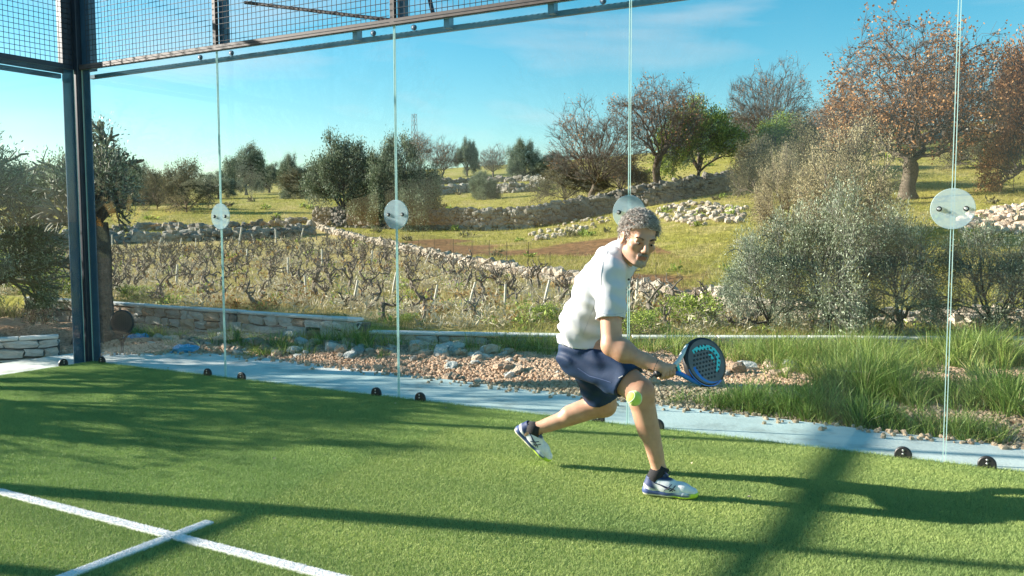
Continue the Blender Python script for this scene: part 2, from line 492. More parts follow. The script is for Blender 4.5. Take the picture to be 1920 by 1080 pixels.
_t2.links.new(_g.outputs['Position'], _mp.inputs[0]); _t2.links.new(_mp.outputs[0], _nz.inputs[0]); _t2.links.new(_nz.outputs[0], _rp.inputs[0])
_t2.links.new(_src, _mm.inputs[6]); _t2.links.new(_rp.outputs[0], _mm.inputs[7]); _t2.links.new(_mm.outputs[2], _p.inputs['Base Color'])
def tile(size, n, hgt, wid, z=0.0):
    P = np.stack([rng.uniform(-size / 2, size / 2, n), rng.uniform(-size / 2, size / 2, n), np.full(n, z)], 1)
    return blades(P, hgt, wid, lean=.5, bend=.6, segs=1)
TS = .4
v, f = tile(TS, 13000, .013, .0023)
tile_me = mesh_from('turf_tile', v, f, m_turf)
tile_ob = bpy.data.objects.new('turf_tile', tile_me)        # source of the instances, not linked to the scene
pts = []
x = .02 + TS / 2
while x < 11.4:
    y = -.02 - TS / 2
    while y > -4.6:
        th, r = polar(x, y)
        if abs(th) < .72 and r > .6: pts.append((x, y, .001))
        y -= TS
    x += TS
def gn_instances(name, pts, src_objs, mat_, rot=True, smin=1.0, smax=1.0, quarter=False, seed=1, tilt=0.0):
    pm = bpy.data.meshes.new(name); pm.from_pydata([tuple(float(c) for c in p) for p in pts], [], []); pm.materials.append(mat_)
    o = obj(name, pm)
    g = bpy.data.node_groups.new(name + '_nodes', 'GeometryNodeTree')
    g.interface.new_socket('Geometry', in_out='INPUT', socket_type='NodeSocketGeometry')
    g.interface.new_socket('Geometry', in_out='OUTPUT', socket_type='NodeSocketGeometry')
    gi = g.nodes.new('NodeGroupInput'); go = g.nodes.new('NodeGroupOutput')
    m2p = g.nodes.new('GeometryNodeMeshToPoints'); iop = g.nodes.new('GeometryNodeInstanceOnPoints')
    g.links.new(gi.outputs[0], m2p.inputs[0]); g.links.new(m2p.outputs[0], iop.inputs['Points'])
    if len(src_objs) == 1:
        oi = g.nodes.new('GeometryNodeObjectInfo'); oi.inputs[0].default_value = src_objs[0]
        g.links.new(oi.outputs['Geometry'], iop.inputs['Instance'])
    else:
        gt = g.nodes.new('GeometryNodeGeometryToInstance')
        for so in src_objs[::-1]:
            oi = g.nodes.new('GeometryNodeObjectInfo'); oi.inputs[0].default_value = so
            g.links.new(oi.outputs['Geometry'], gt.inputs[0])
        g.links.new(gt.outputs[0], iop.inputs['Instance']); iop.inputs['Pick Instance'].default_value = True
    rv_ = g.nodes.new('FunctionNodeRandomValue'); rv_.data_type = 'FLOAT_VECTOR'; rv_.inputs['Seed'].default_value = seed
    rv_.inputs[0].default_value = (-tilt, -tilt, 0); rv_.inputs[1].default_value = (tilt, tilt, 6.283)
    if quarter:
        ri = g.nodes.new('FunctionNodeRandomValue'); ri.data_type = 'INT'; ri.inputs[4].default_value = 0; ri.inputs[5].default_value = 3
        mu = g.nodes.new('ShaderNodeMath'); mu.operation = 'MULTIPLY'; mu.inputs[1].default_value = math.pi / 2
        cx = g.nodes.new('ShaderNodeCombineXYZ'); g.links.new(ri.outputs[2], mu.inputs[0]); g.links.new(mu.outputs[0], cx.inputs[2])
        g.links.new(cx.outputs[0], iop.inputs['Rotation'])
    elif rot: g.links.new(rv_.outputs[0], iop.inputs['Rotation'])
    rs_ = g.nodes.new('FunctionNodeRandomValue'); rs_.data_type = 'FLOAT'; rs_.inputs['Seed'].default_value = seed + 5
    rs_.inputs[2].default_value = smin; rs_.inputs[3].default_value = smax
    g.links.new(rs_.outputs[1], iop.inputs['Scale'])
    g.links.new(iop.outputs[0], go.inputs[0])
    md = o.modifiers.new('scatter', 'NODES'); md.node_group = g
    return o
tag(gn_instances('turf_blades', pts, [tile_ob], m_turf, quarter=True), 'short green artificial grass covering the court', 'turf', None, 'stuff')

# ragged turf edge along the glass
n = 16000
P = np.stack([rng.uniform(.05, 11.2, n), -.02 + rng.normal(0, .006, n), np.zeros(n)], 1)
P[:, 1] += .025 * (vnoise(P[:, :1].repeat(2, 1), 2.2, 4) - .35)
v, f = blades(P, .026, .003, lean=.6, bend=.6, segs=1)
tag(obj('turf_edge', mesh_from('turf_edge', v, f, m_turf)), 'ragged edge of the turf at the foot of the glass', 'turf', None, 'stuff')

m_white = mat('line_white', (.74, .74, .74), (.86, .86, .85), rough=.8, island=True, spec=.2)
m_whiteb = mat('line_base', (.74, .74, .73), (.83, .83, .82), rough=.85, scale=40)
def court_line(name, label, x0, x1, y0, y1):
    o = MB().box((x0, y0, .001), (x1, y1, .0135)).build(name, m_whiteb)
    n = int((x1 - x0) * (y1 - y0) * 60000)
    P = np.stack([rng.uniform(x0, x1, n), rng.uniform(y0, y1, n), np.full(n, .0125)], 1)
    v, f = blades(P, .007, .003, lean=.6, segs=1)
    c = obj('line_fibres', mesh_from('line_fibres', v, f, m_white), o); c['kind'] = 'stuff'
    return tag(o, label, None, None, 'structure')
court_line('service_line', 'white service line across the court', 2.6, 7.2, -3.075, -3.02)
court_line('centre_line', 'white centre line ending just past the service line', 4.975, 5.03, -4.6, -3.076)
court_line('centre_line', 'white stub of the centre line beyond the service line', 4.975, 5.03, -3.019, -2.835)
# small pale specks of litter on the turf
m_leaf0 = mat('dry_leaf', (.55, .47, .33), (.42, .33, .2), rough=.8, island=True)
SPOT = ['right of the front shoe', 'on the left half of the turf', 'below the second glass joint', 'by the slab behind the player', 'near the far shoe shadow', 'close to the corner post', 'just right of the second glass joint']
for k, (px, py) in enumerate(((1400, 932), (512, 861), (742, 757), (1268, 824), (1295, 868), (313, 690), (835, 766))):
    p = onz(px, py, .018); s = MB()
    s.add([(0, 0, 0), (.014, .008, .005), (.028, .002, .002), (.016, -.009, .006)], [(0, 1, 2, 3)]).add([(0, 0, .002), (.010, .010, .009), (.02, .004, .004)], [(0, 1, 2)])
    tag(s.build('fallen_leaf', m_leaf0, loc=p, rot=(0, 0, k * 1.3)), 'tiny dry leaf scrap on the turf ' + SPOT[k], 'leaf', 'leaf scraps on the turf')
# ================================================================== court enclosure
m_glass = glass_mat('clear_glass', (.94, .985, .985), .55, .005)
m_edge = mat('glass_edge', (.42, .66, .62), (.55, .76, .72), rough=.2, scale=4)
m_steel = mat('dark_steel', (.012, .022, .04), (.02, .035, .06), rough=.38, scale=6, spec=.6)
m_steelb = mat('sky_tint_steel', (.02, .07, .13), (.03, .09, .16), rough=.35, scale=5, spec=.6)  # dark steel with the reflected sky's blue put into its base colour
m_rail = mat('pale_sky_tint_steel', (.06, .17, .26), (.09, .21, .31), rough=.3, scale=5, spec=.6)  # lighter version for the rail, sky reflection put into the colour
m_brown = mat('weathered_steel', (.05, .04, .038), (.09, .072, .066), rough=.5, scale=20)
m_wire = mat('mesh_wire', (.012, .02, .03), rough=.5)
m_bolt = mat('bolt_steel', (.62, .63, .65), (.75, .75, .76), rough=.3, metal=.8)
m_black = mat('black_plastic', (.012, .013, .014), (.025, .026, .027), rough=.5)

def pane(label, x0, x1, z1, side=False, group=None):
    o = bpy.data.objects.new('glass_panel', None)
    th = .012
    if not side: lo, hi = (x0, 0.0, .004), (x1, th, z1)
    else: lo, hi = (-th, x0, .004), (0.0, x1, z1)
    s = MB().box(lo, hi)
    me = mesh_from('glass_panel', np.concatenate(s.v), s.f, m_glass)
    me.materials.append(m_edge)
    big = 0 if side else 1
    for p in me.polygons: p.material_index = 0 if abs(p.normal[big]) > .9 else 1
    o = tag(obj('glass_panel', me), label, 'glass panel', group)
    for e in (x0, x1):
        a, b_ = (e, e + .0045) if e == x0 else (e - .0045, e)
        bx = MB().box((a, -.0012, .004), (b_, -.0002, z1)) if not side else MB().box((.0002, a, .004), (.0012, b_, z1))
        bx.build('polished_edge', m_edge, o)
    return o
NP = ['tall glass pane next to the dark corner post, in front of the stone wall', 'tall glass pane between the first and second joint discs from the corner post',
      'tall glass pane between the second joint disc and the disc behind the player', 'tall glass pane to the right of the player, in front of the silvery olive bushes',
      'glass pane at the right edge beyond the last joint disc']
for k in range(5): pane(NP[k], 2 * k + (.05 if k == 0 else .005), 2 * k + 1.995, 2.995)
pane('glass pane of the side wall left of the corner post', -1.995, -.05, 2.995, True)
pane('lower side wall glass pane nearer to the camera, out at the left', -3.96, -2.005, 1.995, True)

# translucent joint discs with two bolts
m = bpy.data.materials.new('frosted_disc'); m.use_nodes = True; t = m.node_tree
p = t.nodes['Principled BSDF']; p.inputs['Base Color'].default_value = (.52, .70, .76, 1); p.inputs['Roughness'].default_value = .35
tr = t.nodes.new('ShaderNodeBsdfTransparent'); ms = t.nodes.new('ShaderNodeMixShader'); ms.inputs[0].default_value = .36
t.links.new(tr.outputs[0], ms.inputs[1]); t.links.new(p.outputs[0], ms.inputs[2]); t.links.new(ms.outputs[0], t.nodes['Material Output'].inputs[0])
m_disc = m
DL = ['translucent round clamp on the glass joint nearest the corner post', 'translucent round clamp on the glass joint in front of the dark olive tree',
      'translucent round clamp on the glass joint behind the player\'s head', 'large translucent round clamp on the rightmost glass joint']
for k, x in enumerate((2, 4, 6, 8)):
    c = thing('joint_clamp', DL[k], 'clamp', (x, -.001, 1.5), 0, 'round clamps on the glass joints')
    MB().disc((0, -.006, 0), (0, -1, 0), .119, .010, 40, .003).build('disc', m_disc, c)
    for sx in (-1, 1):
        b = MB().disc((sx * .07, -.016, 0), (0, -1, 0), .0155, .010, 16, .003).build('bolt', m_black, c)
        MB().disc((sx * .07, -.024, 0), (0, -1, 0), .0085, .006, 12, .002).build('bolt_head', m_bolt, b)
def base_clamp(x, label):
    c = thing('base_clamp', label, 'clamp', (x, -.002, .012), 0, 'black clamps at the foot of the glass')
    s = MB(); s.disc((0, -.012, .012), (0, -1, 0), .050, .020, 28, .006); s.build('disc', m_black, c)
    for dz in (.02, .042): MB().disc((0, -.0245, dz), (0, -1, 0), .0058, .006, 10, .002).build('bolt', m_bolt, c)
J = ['first', 'second', 'third', 'fourth']
for k, x in enumerate((2, 4, 6, 8)):
    for sx, w_ in ((-.222, 'left'), (.222, 'right')):
        base_clamp(x + sx, 'black round foot clamp just %s of the %s glass joint from the corner post' % (w_, J[k]))
base_clamp(.22, 'black round foot clamp beside the corner post')
c = thing('base_clamp', 'black foot clamp on the side glass left of the corner post', 'clamp', (.002, -.30, .012), R(90), 'black clamps at the foot of the glass')
s = MB(); s.disc((0, -.012, .012), (0, -1, 0), .050, .020, 28, .006); s.build('disc', m_black, c)
for dz in (.02, .042): MB().disc((0, -.0245, dz), (0, -1, 0), .0058, .006, 10, .002).build('bolt', m_bolt, c)

# steel frame
fr = thing('steel_frame', 'dark steel frame with corner post carrying the glass and mesh', 'frame', (0, 0, 0))
MB().box((-.045, -.035, 0), (.04, .055, 4.06), bev=.004).build('corner_post', m_steel, fr)
for nm, lo, hi in (('back_flange', (.055, .016, -.004), (.15, .028, 2.99)), ('side_flange', (-.03, -.16, -.004), (-.017, -.045, 2.99))):
    MB().box(lo, hi, bev=.002).build(nm, m_steelb, fr)
MB().box((.03, .018, 2.99), (.17, .10, 4.06), bev=.004).build('upper_post', m_steelb, fr)
MB().box((-.1, -.15, 2.99), (-.02, -.04, 4.06), bev=.004).build('upper_post', m_steel, fr)
MB().box((.041, -.022, 2.996), (11.5, .03, 3.046), bev=.003).build('lower_beam', m_brown, fr)
MB().box((.041, .10, 2.922), (11.5, .14, 2.962), bev=.003).build('outer_rail', m_rail, fr)
MB().box((.041, .02, 4.0), (11.5, .07, 4.05), bev=.003).build('top_beam', m_steel, fr)
MB().box((-.05, -3.96, 2.95), (-.01, -.151, 3.045), bev=.003).build('side_beam', m_steel, fr)
MB().box((-.10, -2.0, 2.90), (-.052, -.151, 2.945), bev=.003).build('side_rail', m_steelb, fr)
MB().box((-.07, -1.95, 4.0), (-.02, -.151, 4.05), bev=.003).build('side_top_beam', m_steel, fr)
for x in (2, 4, 6, 8, 10):
    MB().box((x - .032, -.014, 3.036), (x + .012, .022, 4.0), bev=.003).build('mesh_post', m_brown, fr)
    MB().box((x + .014, .024, 3.035), (x + .075, .098, 4.0), bev=.004).build('back_post', m_steelb, fr)
    for sx in (-.2, .2):
        b = MB().disc((x + sx, -.012, 2.955), (0, -1, 0), .022, .022, 16, .004).build('top_clamp', m_steelb, fr)
        MB().disc((x + sx, -.026, 2.955), (0, -1, 0), .0085, .006, 10, .002).build('bolt', m_bolt, b)
MB().tube([(2.25, .12, 3.42), (3.95, .12, 3.06)], .016, 8).build('brace', m_brown, fr)
MB().tube([(4.22, .12, 3.35), (4.30, .12, 3.05)], .018, 8).build('brace', m_steel, fr)
for x in (3.55, 4.45, 5.35, 6.3): MB().box((x, .031, 2.93), (x + .05, .10, 3.02), bev=.003).build('bracket', m_rail, fr)
MB().box((-.07, -2.07, 0), (-.015, -2.006, 4.0), bev=.004).build('side_post', m_steel, fr)
MB().box((-.08, -4.11, 0), (0.0, -3.965, 3.0), bev=.004).build('side_post', m_steel, fr)
MB().box((-.06, -4.95, 2.03), (-.01, -4.111, 2.085), bev=.004).build('mid_rail', m_steel, fr)
MB().box((-.06, -4.95, 2.93), (-.01, -4.111, 3.0), bev=.004).build('side_beam', m_steel, fr)
MB().box((-.07, -5.05, 0), (-.005, -4.951, 3.0), bev=.004).build('side_post', m_steel, fr)
mast = thing('light_mast', 'thin dark light mast beside the court, out at the left', 'mast', (-.20, -4.06, 0))
MB().tube([(0, 0, -.12), (0, 0, 5.6)], [.045, .04], 12).build('pole', m_steel, mast)
MB().box((-.05, -.25, 5.55), (.35, .25, 5.65), bev=.01).build('lamp_head', m_steel, mast)

def mesh_panel(label, a, b, z0, z1, y, side=False):
    o = thing('mesh_panel', label, 'mesh panel', (0, 0, 0))
    V = []; Fq = []; n = 0
    ch = []
    def bar(p, q, r):
        ch.append((np.array([p, q]), np.array([r, r])))
    u = a
    while u <= b:
        bar((u, y, z0), (u, y, z1), .0031); u += .0505
    z = z0
    while z <= z1:
        bar((a, y - .004, z), (b, y - .004, z), .0031); z += .0505
    v, f = fast_tubes(ch, 4)
    if side: v = np.stack([-v[:, 1], v[:, 0], v[:, 2]], 1)
    g = obj('wire_grid', mesh_from('wire_grid', v, f, m_wire), o); g['kind'] = 'stuff'
    return o
mesh_panel('black wire mesh panel above the glass right of the corner post', .17, 1.965, 3.02, 4.0, -.018)
mesh_panel('black wire mesh panel above the second glass pane', 2.015, 3.965, 3.02, 4.0, -.018)
mesh_panel('black wire mesh panel above the third glass pane, at the top edge', 4.015, 5.965, 3.02, 4.0, -.018)
mesh_panel('black wire mesh panel on the side wall left of the corner post', -1.95, -.05, 3.046, 4.0, .02, True)

# ================================================================== stones and walls
def stone_mesh(name, m, seed, boxy=.5, n=2):
    r_ = np.random.default_rng(seed)
    g = np.linspace(-1, 1, n + 1); v = []; key = {}; f = []
    def vid(p):
        k = tuple(np.round(p, 4))
        if k not in key: key[k] = len(v); v.append(np.array(p, float))
        return key[k]
    for ax in range(3):
        for sg in (-1, 1):
            for i in range(n):
                for j in range(n):
                    c = []
                    for (a, b) in ((i, j), (i + 1, j), (i + 1, j + 1), (i, j + 1)):
                        p = [0, 0, 0]; p[ax] = sg; p[(ax + 1) % 3] = g[a]; p[(ax + 2) % 3] = g[b]; c.append(vid(p))
                    f.append(tuple(c if sg > 0 else c[::-1]))
    v = np.array(v)
    sp = v / np.linalg.norm(v, axis=1)[:, None]
    v = v * boxy + sp * (1 - boxy) * 1.15
    v += r_.normal(0, .11, v.shape)
    v *= .5
    return mesh_from(name, v, f, m)
def stone_mat(name, a, b, c=None, **k):
    m = mat(name, a, b, rough=.9, scale=2.2, detail=8, bump=.6, bscale=9, c=c, spec=.15, bdist=.06, contrast=(.3, .7), **k)
    # every stone its own shade: object random
    t = m.node_tree; oi = t.nodes.new('ShaderNodeObjectInfo'); p = t.nodes['Principled BSDF']
    src = p.inputs['Base Color'].links[0].from_socket
    rp = t.nodes.new('ShaderNodeValToRGB'); e = rp.color_ramp.elements
    e[0].color = (.62, .55, .5, 1); e[1].color = (1.2, 1.16, 1.12, 1); k2 = e.new(.3); k2.color = (.98, .95, .92, 1)
    mm = t.nodes.new('ShaderNodeMix'); mm.data_type = 'RGBA'; mm.blend_type = 'MULTIPLY'; mm.inputs[0].default_value = 1
    t.links.new(oi.outputs['Random'], rp.inputs[0]); t.links.new(src, mm.inputs[6]); t.links.new(rp.outputs[0], mm.inputs[7])
    t.links.new(mm.outputs[2], p.inputs['Base Color'])
    return m
m_stone = stone_mat('wall_stone', (.48, .47, .45), (.68, .67, .65), (.58, .56, .53))
m_stoned = stone_mat('shaded_stone', (.20, .19, .17), (.38, .35, .31), (.29, .26, .23))  # darker copy of the field stone: wall shade put into the colour
m_stonel = stone_mat('sunlit_stone', (.38, .32, .26), (.58, .50, .42), (.48, .40, .32))  # paler copy of the field stone: sunlight put into the colour
m_pink = stone_mat('pink_stone', (.52, .36, .26), (.70, .58, .48), (.62, .46, .35))
m_mort = mat('mortar', (.07, .065, .06), (.13, .12, .11), rough=.95, scale=12, bump=.5, bscale=40)
ST_WALL = [stone_mesh('stone', m_stone, 100 + k, .78, 2) for k in range(10)]
ST_DRY = [stone_mesh('stone', m_stoned, 200 + k, .4, 2) for k in range(12)]
ST_LITE = [stone_mesh('stone', m_stonel, 250 + k, .4, 2) for k in range(10)]
ST_PINK = [stone_mesh('stone', m_pink, 300 + k, .45, 2) for k in range(10)]
ST_WPINK = [stone_mesh('stone', m_pink, 330 + k, .78, 2) for k in range(4)]

def masonry(name, label, p0, p1, z0, ztop, th, rows, avg, cap=True):
    """laid stone wall from p0 to p1: mortar core, one object for each face stone, pale capping"""
    p0 = np.array(p0, float); p1 = np.array(p1, float); L = np.linalg.norm(p1 - p0); an = math.atan2(*(p1 - p0)[::-1])
    w_ = thing(name, label, 'wall', (p0[0], p0[1], z0), an)
    H = ztop - z0
    MB().box((0, .07, -.05), (L, th - .03, H - .06)).build('core', m_mort, w_)
    MB().box((.004, .018, 0), (L - .004, .068, H - .05)).build('mortar_bed', m_mort, w_)
    zz = np.cumsum(np.append(0, rng.uniform(.75, 1.25, rows))); zz = zz / zz[-1] * (H - (.03 if cap else 0))
    cnt = 0
    for r in range(rows):
        x = 0.0; h = zz[r + 1] - zz[r]
        while x < L:
            wd = min(avg * rng.uniform(.6, 1.6), L - x)
            if L - x - wd < avg * .4: wd = L - x
            hh = h; zc = (zz[r] + zz[r + 1]) / 2
            if r < rows - 1 and rng.random() < .25: hh = h * 1.22; zc += h * .1
            if rng.random() < .18: hh *= .86
            pool = ST_WPINK if rng.random() < .13 else ST_WALL
            g = .022
            obj('stone', pool[rng.integers(len(pool))], w_, (x + wd / 2, .045, zc), (rng.normal(0, .02), rng.normal(0, .07), 0),
                ((wd - g) * 1.07, .12 * rng.uniform(.9, 1.15), (hh - g) * 1.07))
            x += wd; cnt += 1
    if cap:
        x = 0.0
        while x < L:
            wd = min(rng.uniform(.5, 1.1), L - x)
            MB().box((x + .004, -.02, H - .028), (x + wd - .004, .15, H + rng.uniform(.003, .009)), bev=.008).build('cap_stone', m_slab, w_)
            x += wd
    return w_
WA0 = np.array([-5.2, A1[1] + .07])
masonry('stone_wall', 'low pale mortared stone wall in shade behind the court corner', WA0, A1, ZF - .02, ZA, .3, 3, .23)
masonry('stone_wall', 'lower stretch of stone wall with pale capping behind the gravel', B0, B1, ZF - .02, ZB, .3, 2, .2)
masonry('stone_wall', 'low stone wall half hidden by tall grass at the right', B1 + (B1 - B0) * .01, B2, ZF - .02, ZB, .3, 2, .26)
masonry('stone_wall', 'sunlit pinkish stone wall outside the side glass at the left edge', onz(-260, 700, ZF)[:2], onz(112, 676, ZF)[:2], ZF - .02, .18, .35, 3, .22)

def rubble(name, label, pts, height, th, size, nparts, pool, cat='wall', fill=1.0):
    """dry stone wall of loose stones: the nearest as parts, the rest one part"""
    pts = np.array([q[:2] for q in pts]); sg = np.linalg.norm(np.diff(pts, axis=0), axis=1); cum = np.append(0, np.cumsum(sg))
    o = thing(name, label, cat, ground(*pts[0]))
    org = np.array(o.location)
    tiers = max(1, int(round(height / (size * .68)))); items = []
    for tr_ in range(tiers):
        u = rng.uniform(0, size)
        while u < cum[-1]:
            for side in ((-1, 1) if tr_ < tiers - 1 or tiers == 1 else (0,)):
                x = np.interp(u, cum, pts[:, 0]); y = np.interp(u, cum, pts[:, 1])
                k = min(np.searchsorted(cum, u, 'right') - 1, len(sg) - 1); d = (pts[k + 1] - pts[k]) / sg[k]; nn = np.array([-d[1], d[0]])
                off = side * th * .3 * (1 - .5 * tr_ / tiers) + rng.normal(0, th * .06)
                sz = size * rng.uniform(.65, 1.35)
                px_, py_ = x + nn[0] * off, y + nn[1] * off
                if rng.random() < fill:
                    items.append((px_, py_, tr_ * size * .62 + sz * .3 + rng.normal(0, size * .07), sz, math.atan2(d[1], d[0])))
            u += size * rng.uniform(.8, 1.15)
    it = np.array(items); zg = zterr(it[:, 0], it[:, 1])
    dist = np.hypot(it[:, 0] - CAM[0], it[:, 1] - CAM[1]); order = np.argsort(dist)
    rest = MB(); 
    base = [np.array([v.co[:] for v in s_.vertices]) for s_ in pool]; bf = [[tuple(p.vertices) for p in s_.polygons] for s_ in pool]
    for rank, i in enumerate(order):
        x, y, z, sz, an = it[i]; k = int(rng.integers(len(pool)))
        sc = np.array([sz * rng.uniform(.9, 1.5), sz * rng.uniform(.8, 1.2), sz * rng.uniform(.6, .95)]); rt = (rng.normal(0, .25), rng.normal(0, .25), an + rng.normal(0, .5))
        if rank < nparts:
            obj('stone', pool[k], o, np.array([x, y, zg[i] + z]) - org, rt, sc)
        else:
            from mathutils import Euler
            M = np.array(Euler(rt).to_matrix()) @ np.diag(sc)
            rest.add(base[k] @ M.T + (np.array([x, y, zg[i] + z]) - org), bf[k])
    if rest.n: rest.build('stones_beyond', pool[0].materials[0], o)['kind'] = 'stuff'
    return o
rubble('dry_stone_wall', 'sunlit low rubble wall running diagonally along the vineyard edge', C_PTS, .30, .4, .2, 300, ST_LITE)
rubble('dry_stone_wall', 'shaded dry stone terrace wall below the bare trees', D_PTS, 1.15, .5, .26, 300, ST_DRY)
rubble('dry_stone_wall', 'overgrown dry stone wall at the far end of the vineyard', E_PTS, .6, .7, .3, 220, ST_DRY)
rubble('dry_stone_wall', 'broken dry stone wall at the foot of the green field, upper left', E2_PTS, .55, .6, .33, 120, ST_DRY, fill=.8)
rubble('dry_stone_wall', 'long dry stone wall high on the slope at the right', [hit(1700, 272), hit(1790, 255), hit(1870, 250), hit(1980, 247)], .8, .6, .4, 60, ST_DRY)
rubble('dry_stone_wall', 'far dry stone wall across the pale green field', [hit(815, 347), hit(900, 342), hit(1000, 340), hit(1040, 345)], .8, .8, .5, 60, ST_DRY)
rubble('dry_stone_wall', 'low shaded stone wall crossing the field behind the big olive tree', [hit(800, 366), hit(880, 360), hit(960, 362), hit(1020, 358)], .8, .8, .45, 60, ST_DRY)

# piles of pale rubble on the slope
def pile(name, label, poly_px, n, size, pool, nparts=300):
    P = np.array([hit(*q) for q in poly_px]); o = thing(name, label, 'stone pile', P.mean(0)); org = np.array(o.location)
    lo, hi = P[:, :2].min(0), P[:, :2].max(0); k = 0
    while k < n:
        x, y = rng.uniform(lo, hi)
        if not pt_poly(np.array([x]), np.array([y]), P)[0]: continue
        sz = size * rng.uniform(.5, 1.4)
        obj('stone', pool[rng.integers(len(pool))], o, np.array([x, y, float(zterr(x, y)) + sz * rng.uniform(.1, .5)]) - org, tuple(rng.uniform(-.5, .5, 2)) + (rng.uniform(0, 6),),
            (sz * rng.uniform(.8, 1.4), sz, sz * rng.uniform(.6, .9))); k += 1
    return o
pile('stone_pile', 'heap of pale pinkish rubble on the slope at the right edge', [(1800, 415), (1840, 400), (1925, 392), (1930, 440), (1850, 446), (1800, 440)], 210, .24, ST_PINK)
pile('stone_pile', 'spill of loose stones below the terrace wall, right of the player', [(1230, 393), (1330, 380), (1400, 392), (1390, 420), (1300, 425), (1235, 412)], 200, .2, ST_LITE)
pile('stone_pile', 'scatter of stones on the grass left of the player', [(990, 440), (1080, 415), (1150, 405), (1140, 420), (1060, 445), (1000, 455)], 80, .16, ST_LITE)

# ================================================================== gravel strip
m_grav = stone_mat('gravel_stone', (.56, .35, .225), (.84, .64, .50), (.73, .49, .345))
gsrc = []
for k in range(8):
    me = stone_mesh('pebble', m_grav, 400 + k, .35, 2); gsrc.append(bpy.data.objects.new('pebble', me))
def slab_edge(x): return np.interp(x, [-.75, -.1, .5, 1.26, 12], [.45, .62, 1.02, 1.10, .42])
def on_gravel(x, y):
    return (y > slab_edge(x) + .02) & (wall_side(x, y) < -.05)
n = 190000
gx = rng.uniform(-4.5, 11.5, n); gy = rng.uniform(.4, 6.5, n)
bank = sstep(1.9, 2.9, gy) * .0
ok = on_gravel(gx, gy) & (np.hypot(gx - CAM[0], gy - CAM[1]) < 14)
gx, gy = gx[ok], gy[ok]
def zheap(x, y):
    """the gravel is banked up a little away from the slab"""
    e = y - slab_edge(x)
    return ZF + .015 + .085 * sstep(.05, .9, e) * (.5 + vnoise(np.stack([x, y], -1), 1.1, 12))
gz = zheap(gx, gy)
# a few pebbles and grit spilt over the slab
ne = 600; ex = rng.uniform(-.5, 11, ne); ey = slab_edge(ex) + .02 - np.abs(rng.normal(0, .10, ne)); gx = np.append(gx, ex); gy = np.append(gy, ey); gz = np.append(gz, np.full(ne, .002))
gg = gn_instances('gravel', np.stack([gx, gy, gz], 1), gsrc, m_grav, smin=.009, smax=.036, seed=3, tilt=.6)
tag(gg, 'pinkish gravel strip between slab and stone wall', 'gravel', None, 'stuff')
# the earth it lies on
xs = np.linspace(-5, 12, 120); ys = np.linspace(0, 1, 26)
XX, TT = np.meshgrid(xs, ys, indexing='ij')
y0 = slab_edge(XX) + .004; y1 = np.interp(XX, [q[0] for q in WL], [q[1] for q in WL]) - .0
YY = y0 + (y1 - y0) * TT
ZZ = zheap(XX, YY) - .008
ii, jj = np.meshgrid(np.arange(119), np.arange(25), indexing='ij')
qq = np.stack([ii * 26 + jj, (ii + 1) * 26 + jj, (ii + 1) * 26 + jj + 1, ii * 26 + jj + 1], -1).reshape(-1, 4)
m_earth = mat('gravel_earth', (.42, .25, .15), (.62, .43, .29), rough=.95, scale=14, detail=8, bump=.8, bscale=30, bdist=.03)
tag(obj('gravel_path', mesh_from('gravel_path', np.stack([XX, YY, ZZ], -1).reshape(-1, 3), qq, m_earth, True)), 'earth under the gravel strip', None, None, 'structure')
# bigger loose stones, each its own
ST_LOOSE = [stone_mesh('loose_stone', m_stone, 500 + k, .4, 3) for k in range(4)] + [stone_mesh('loose_stone', m_pink, 520 + k, .4, 3) for k in range(8)]
k = 0; tries = 0
while k < 290 and tries < 9000:
    tries += 1
    px, py = rng.uniform(250, 1480), rng.uniform(640, 735)
    p = onz(px, py, ZF + .08)
    top = 640 if px < 1000 else 690
    lower = 655 + (px - 350) * .052
    if py < top or py > lower + 26 or not on_gravel(p[0:1], p[1:2])[0]: continue
    if py > lower and rng.random() < .75: continue
    if px > 1250 and rng.random() < .5: continue
    sz = .035 + .095 * rng.random() ** 1.8 * (1.25 if py < lower - 5 else .75)
    o = obj('loose_stone', ST_LOOSE[rng.integers(12)], None, (p[0], p[1], float(zheap(p[0], p[1])) + sz * .22), (rng.normal(0, .3), rng.normal(0, .3), rng.uniform(0, 6)),
            (sz * rng.uniform(.9, 1.6), sz * rng.uniform(.8, 1.2), sz * rng.uniform(.5, .85)))
    tag(o, 'loose pale limestone lump lying on the gravel strip', 'stone', 'loose stones on the gravel'); k += 1
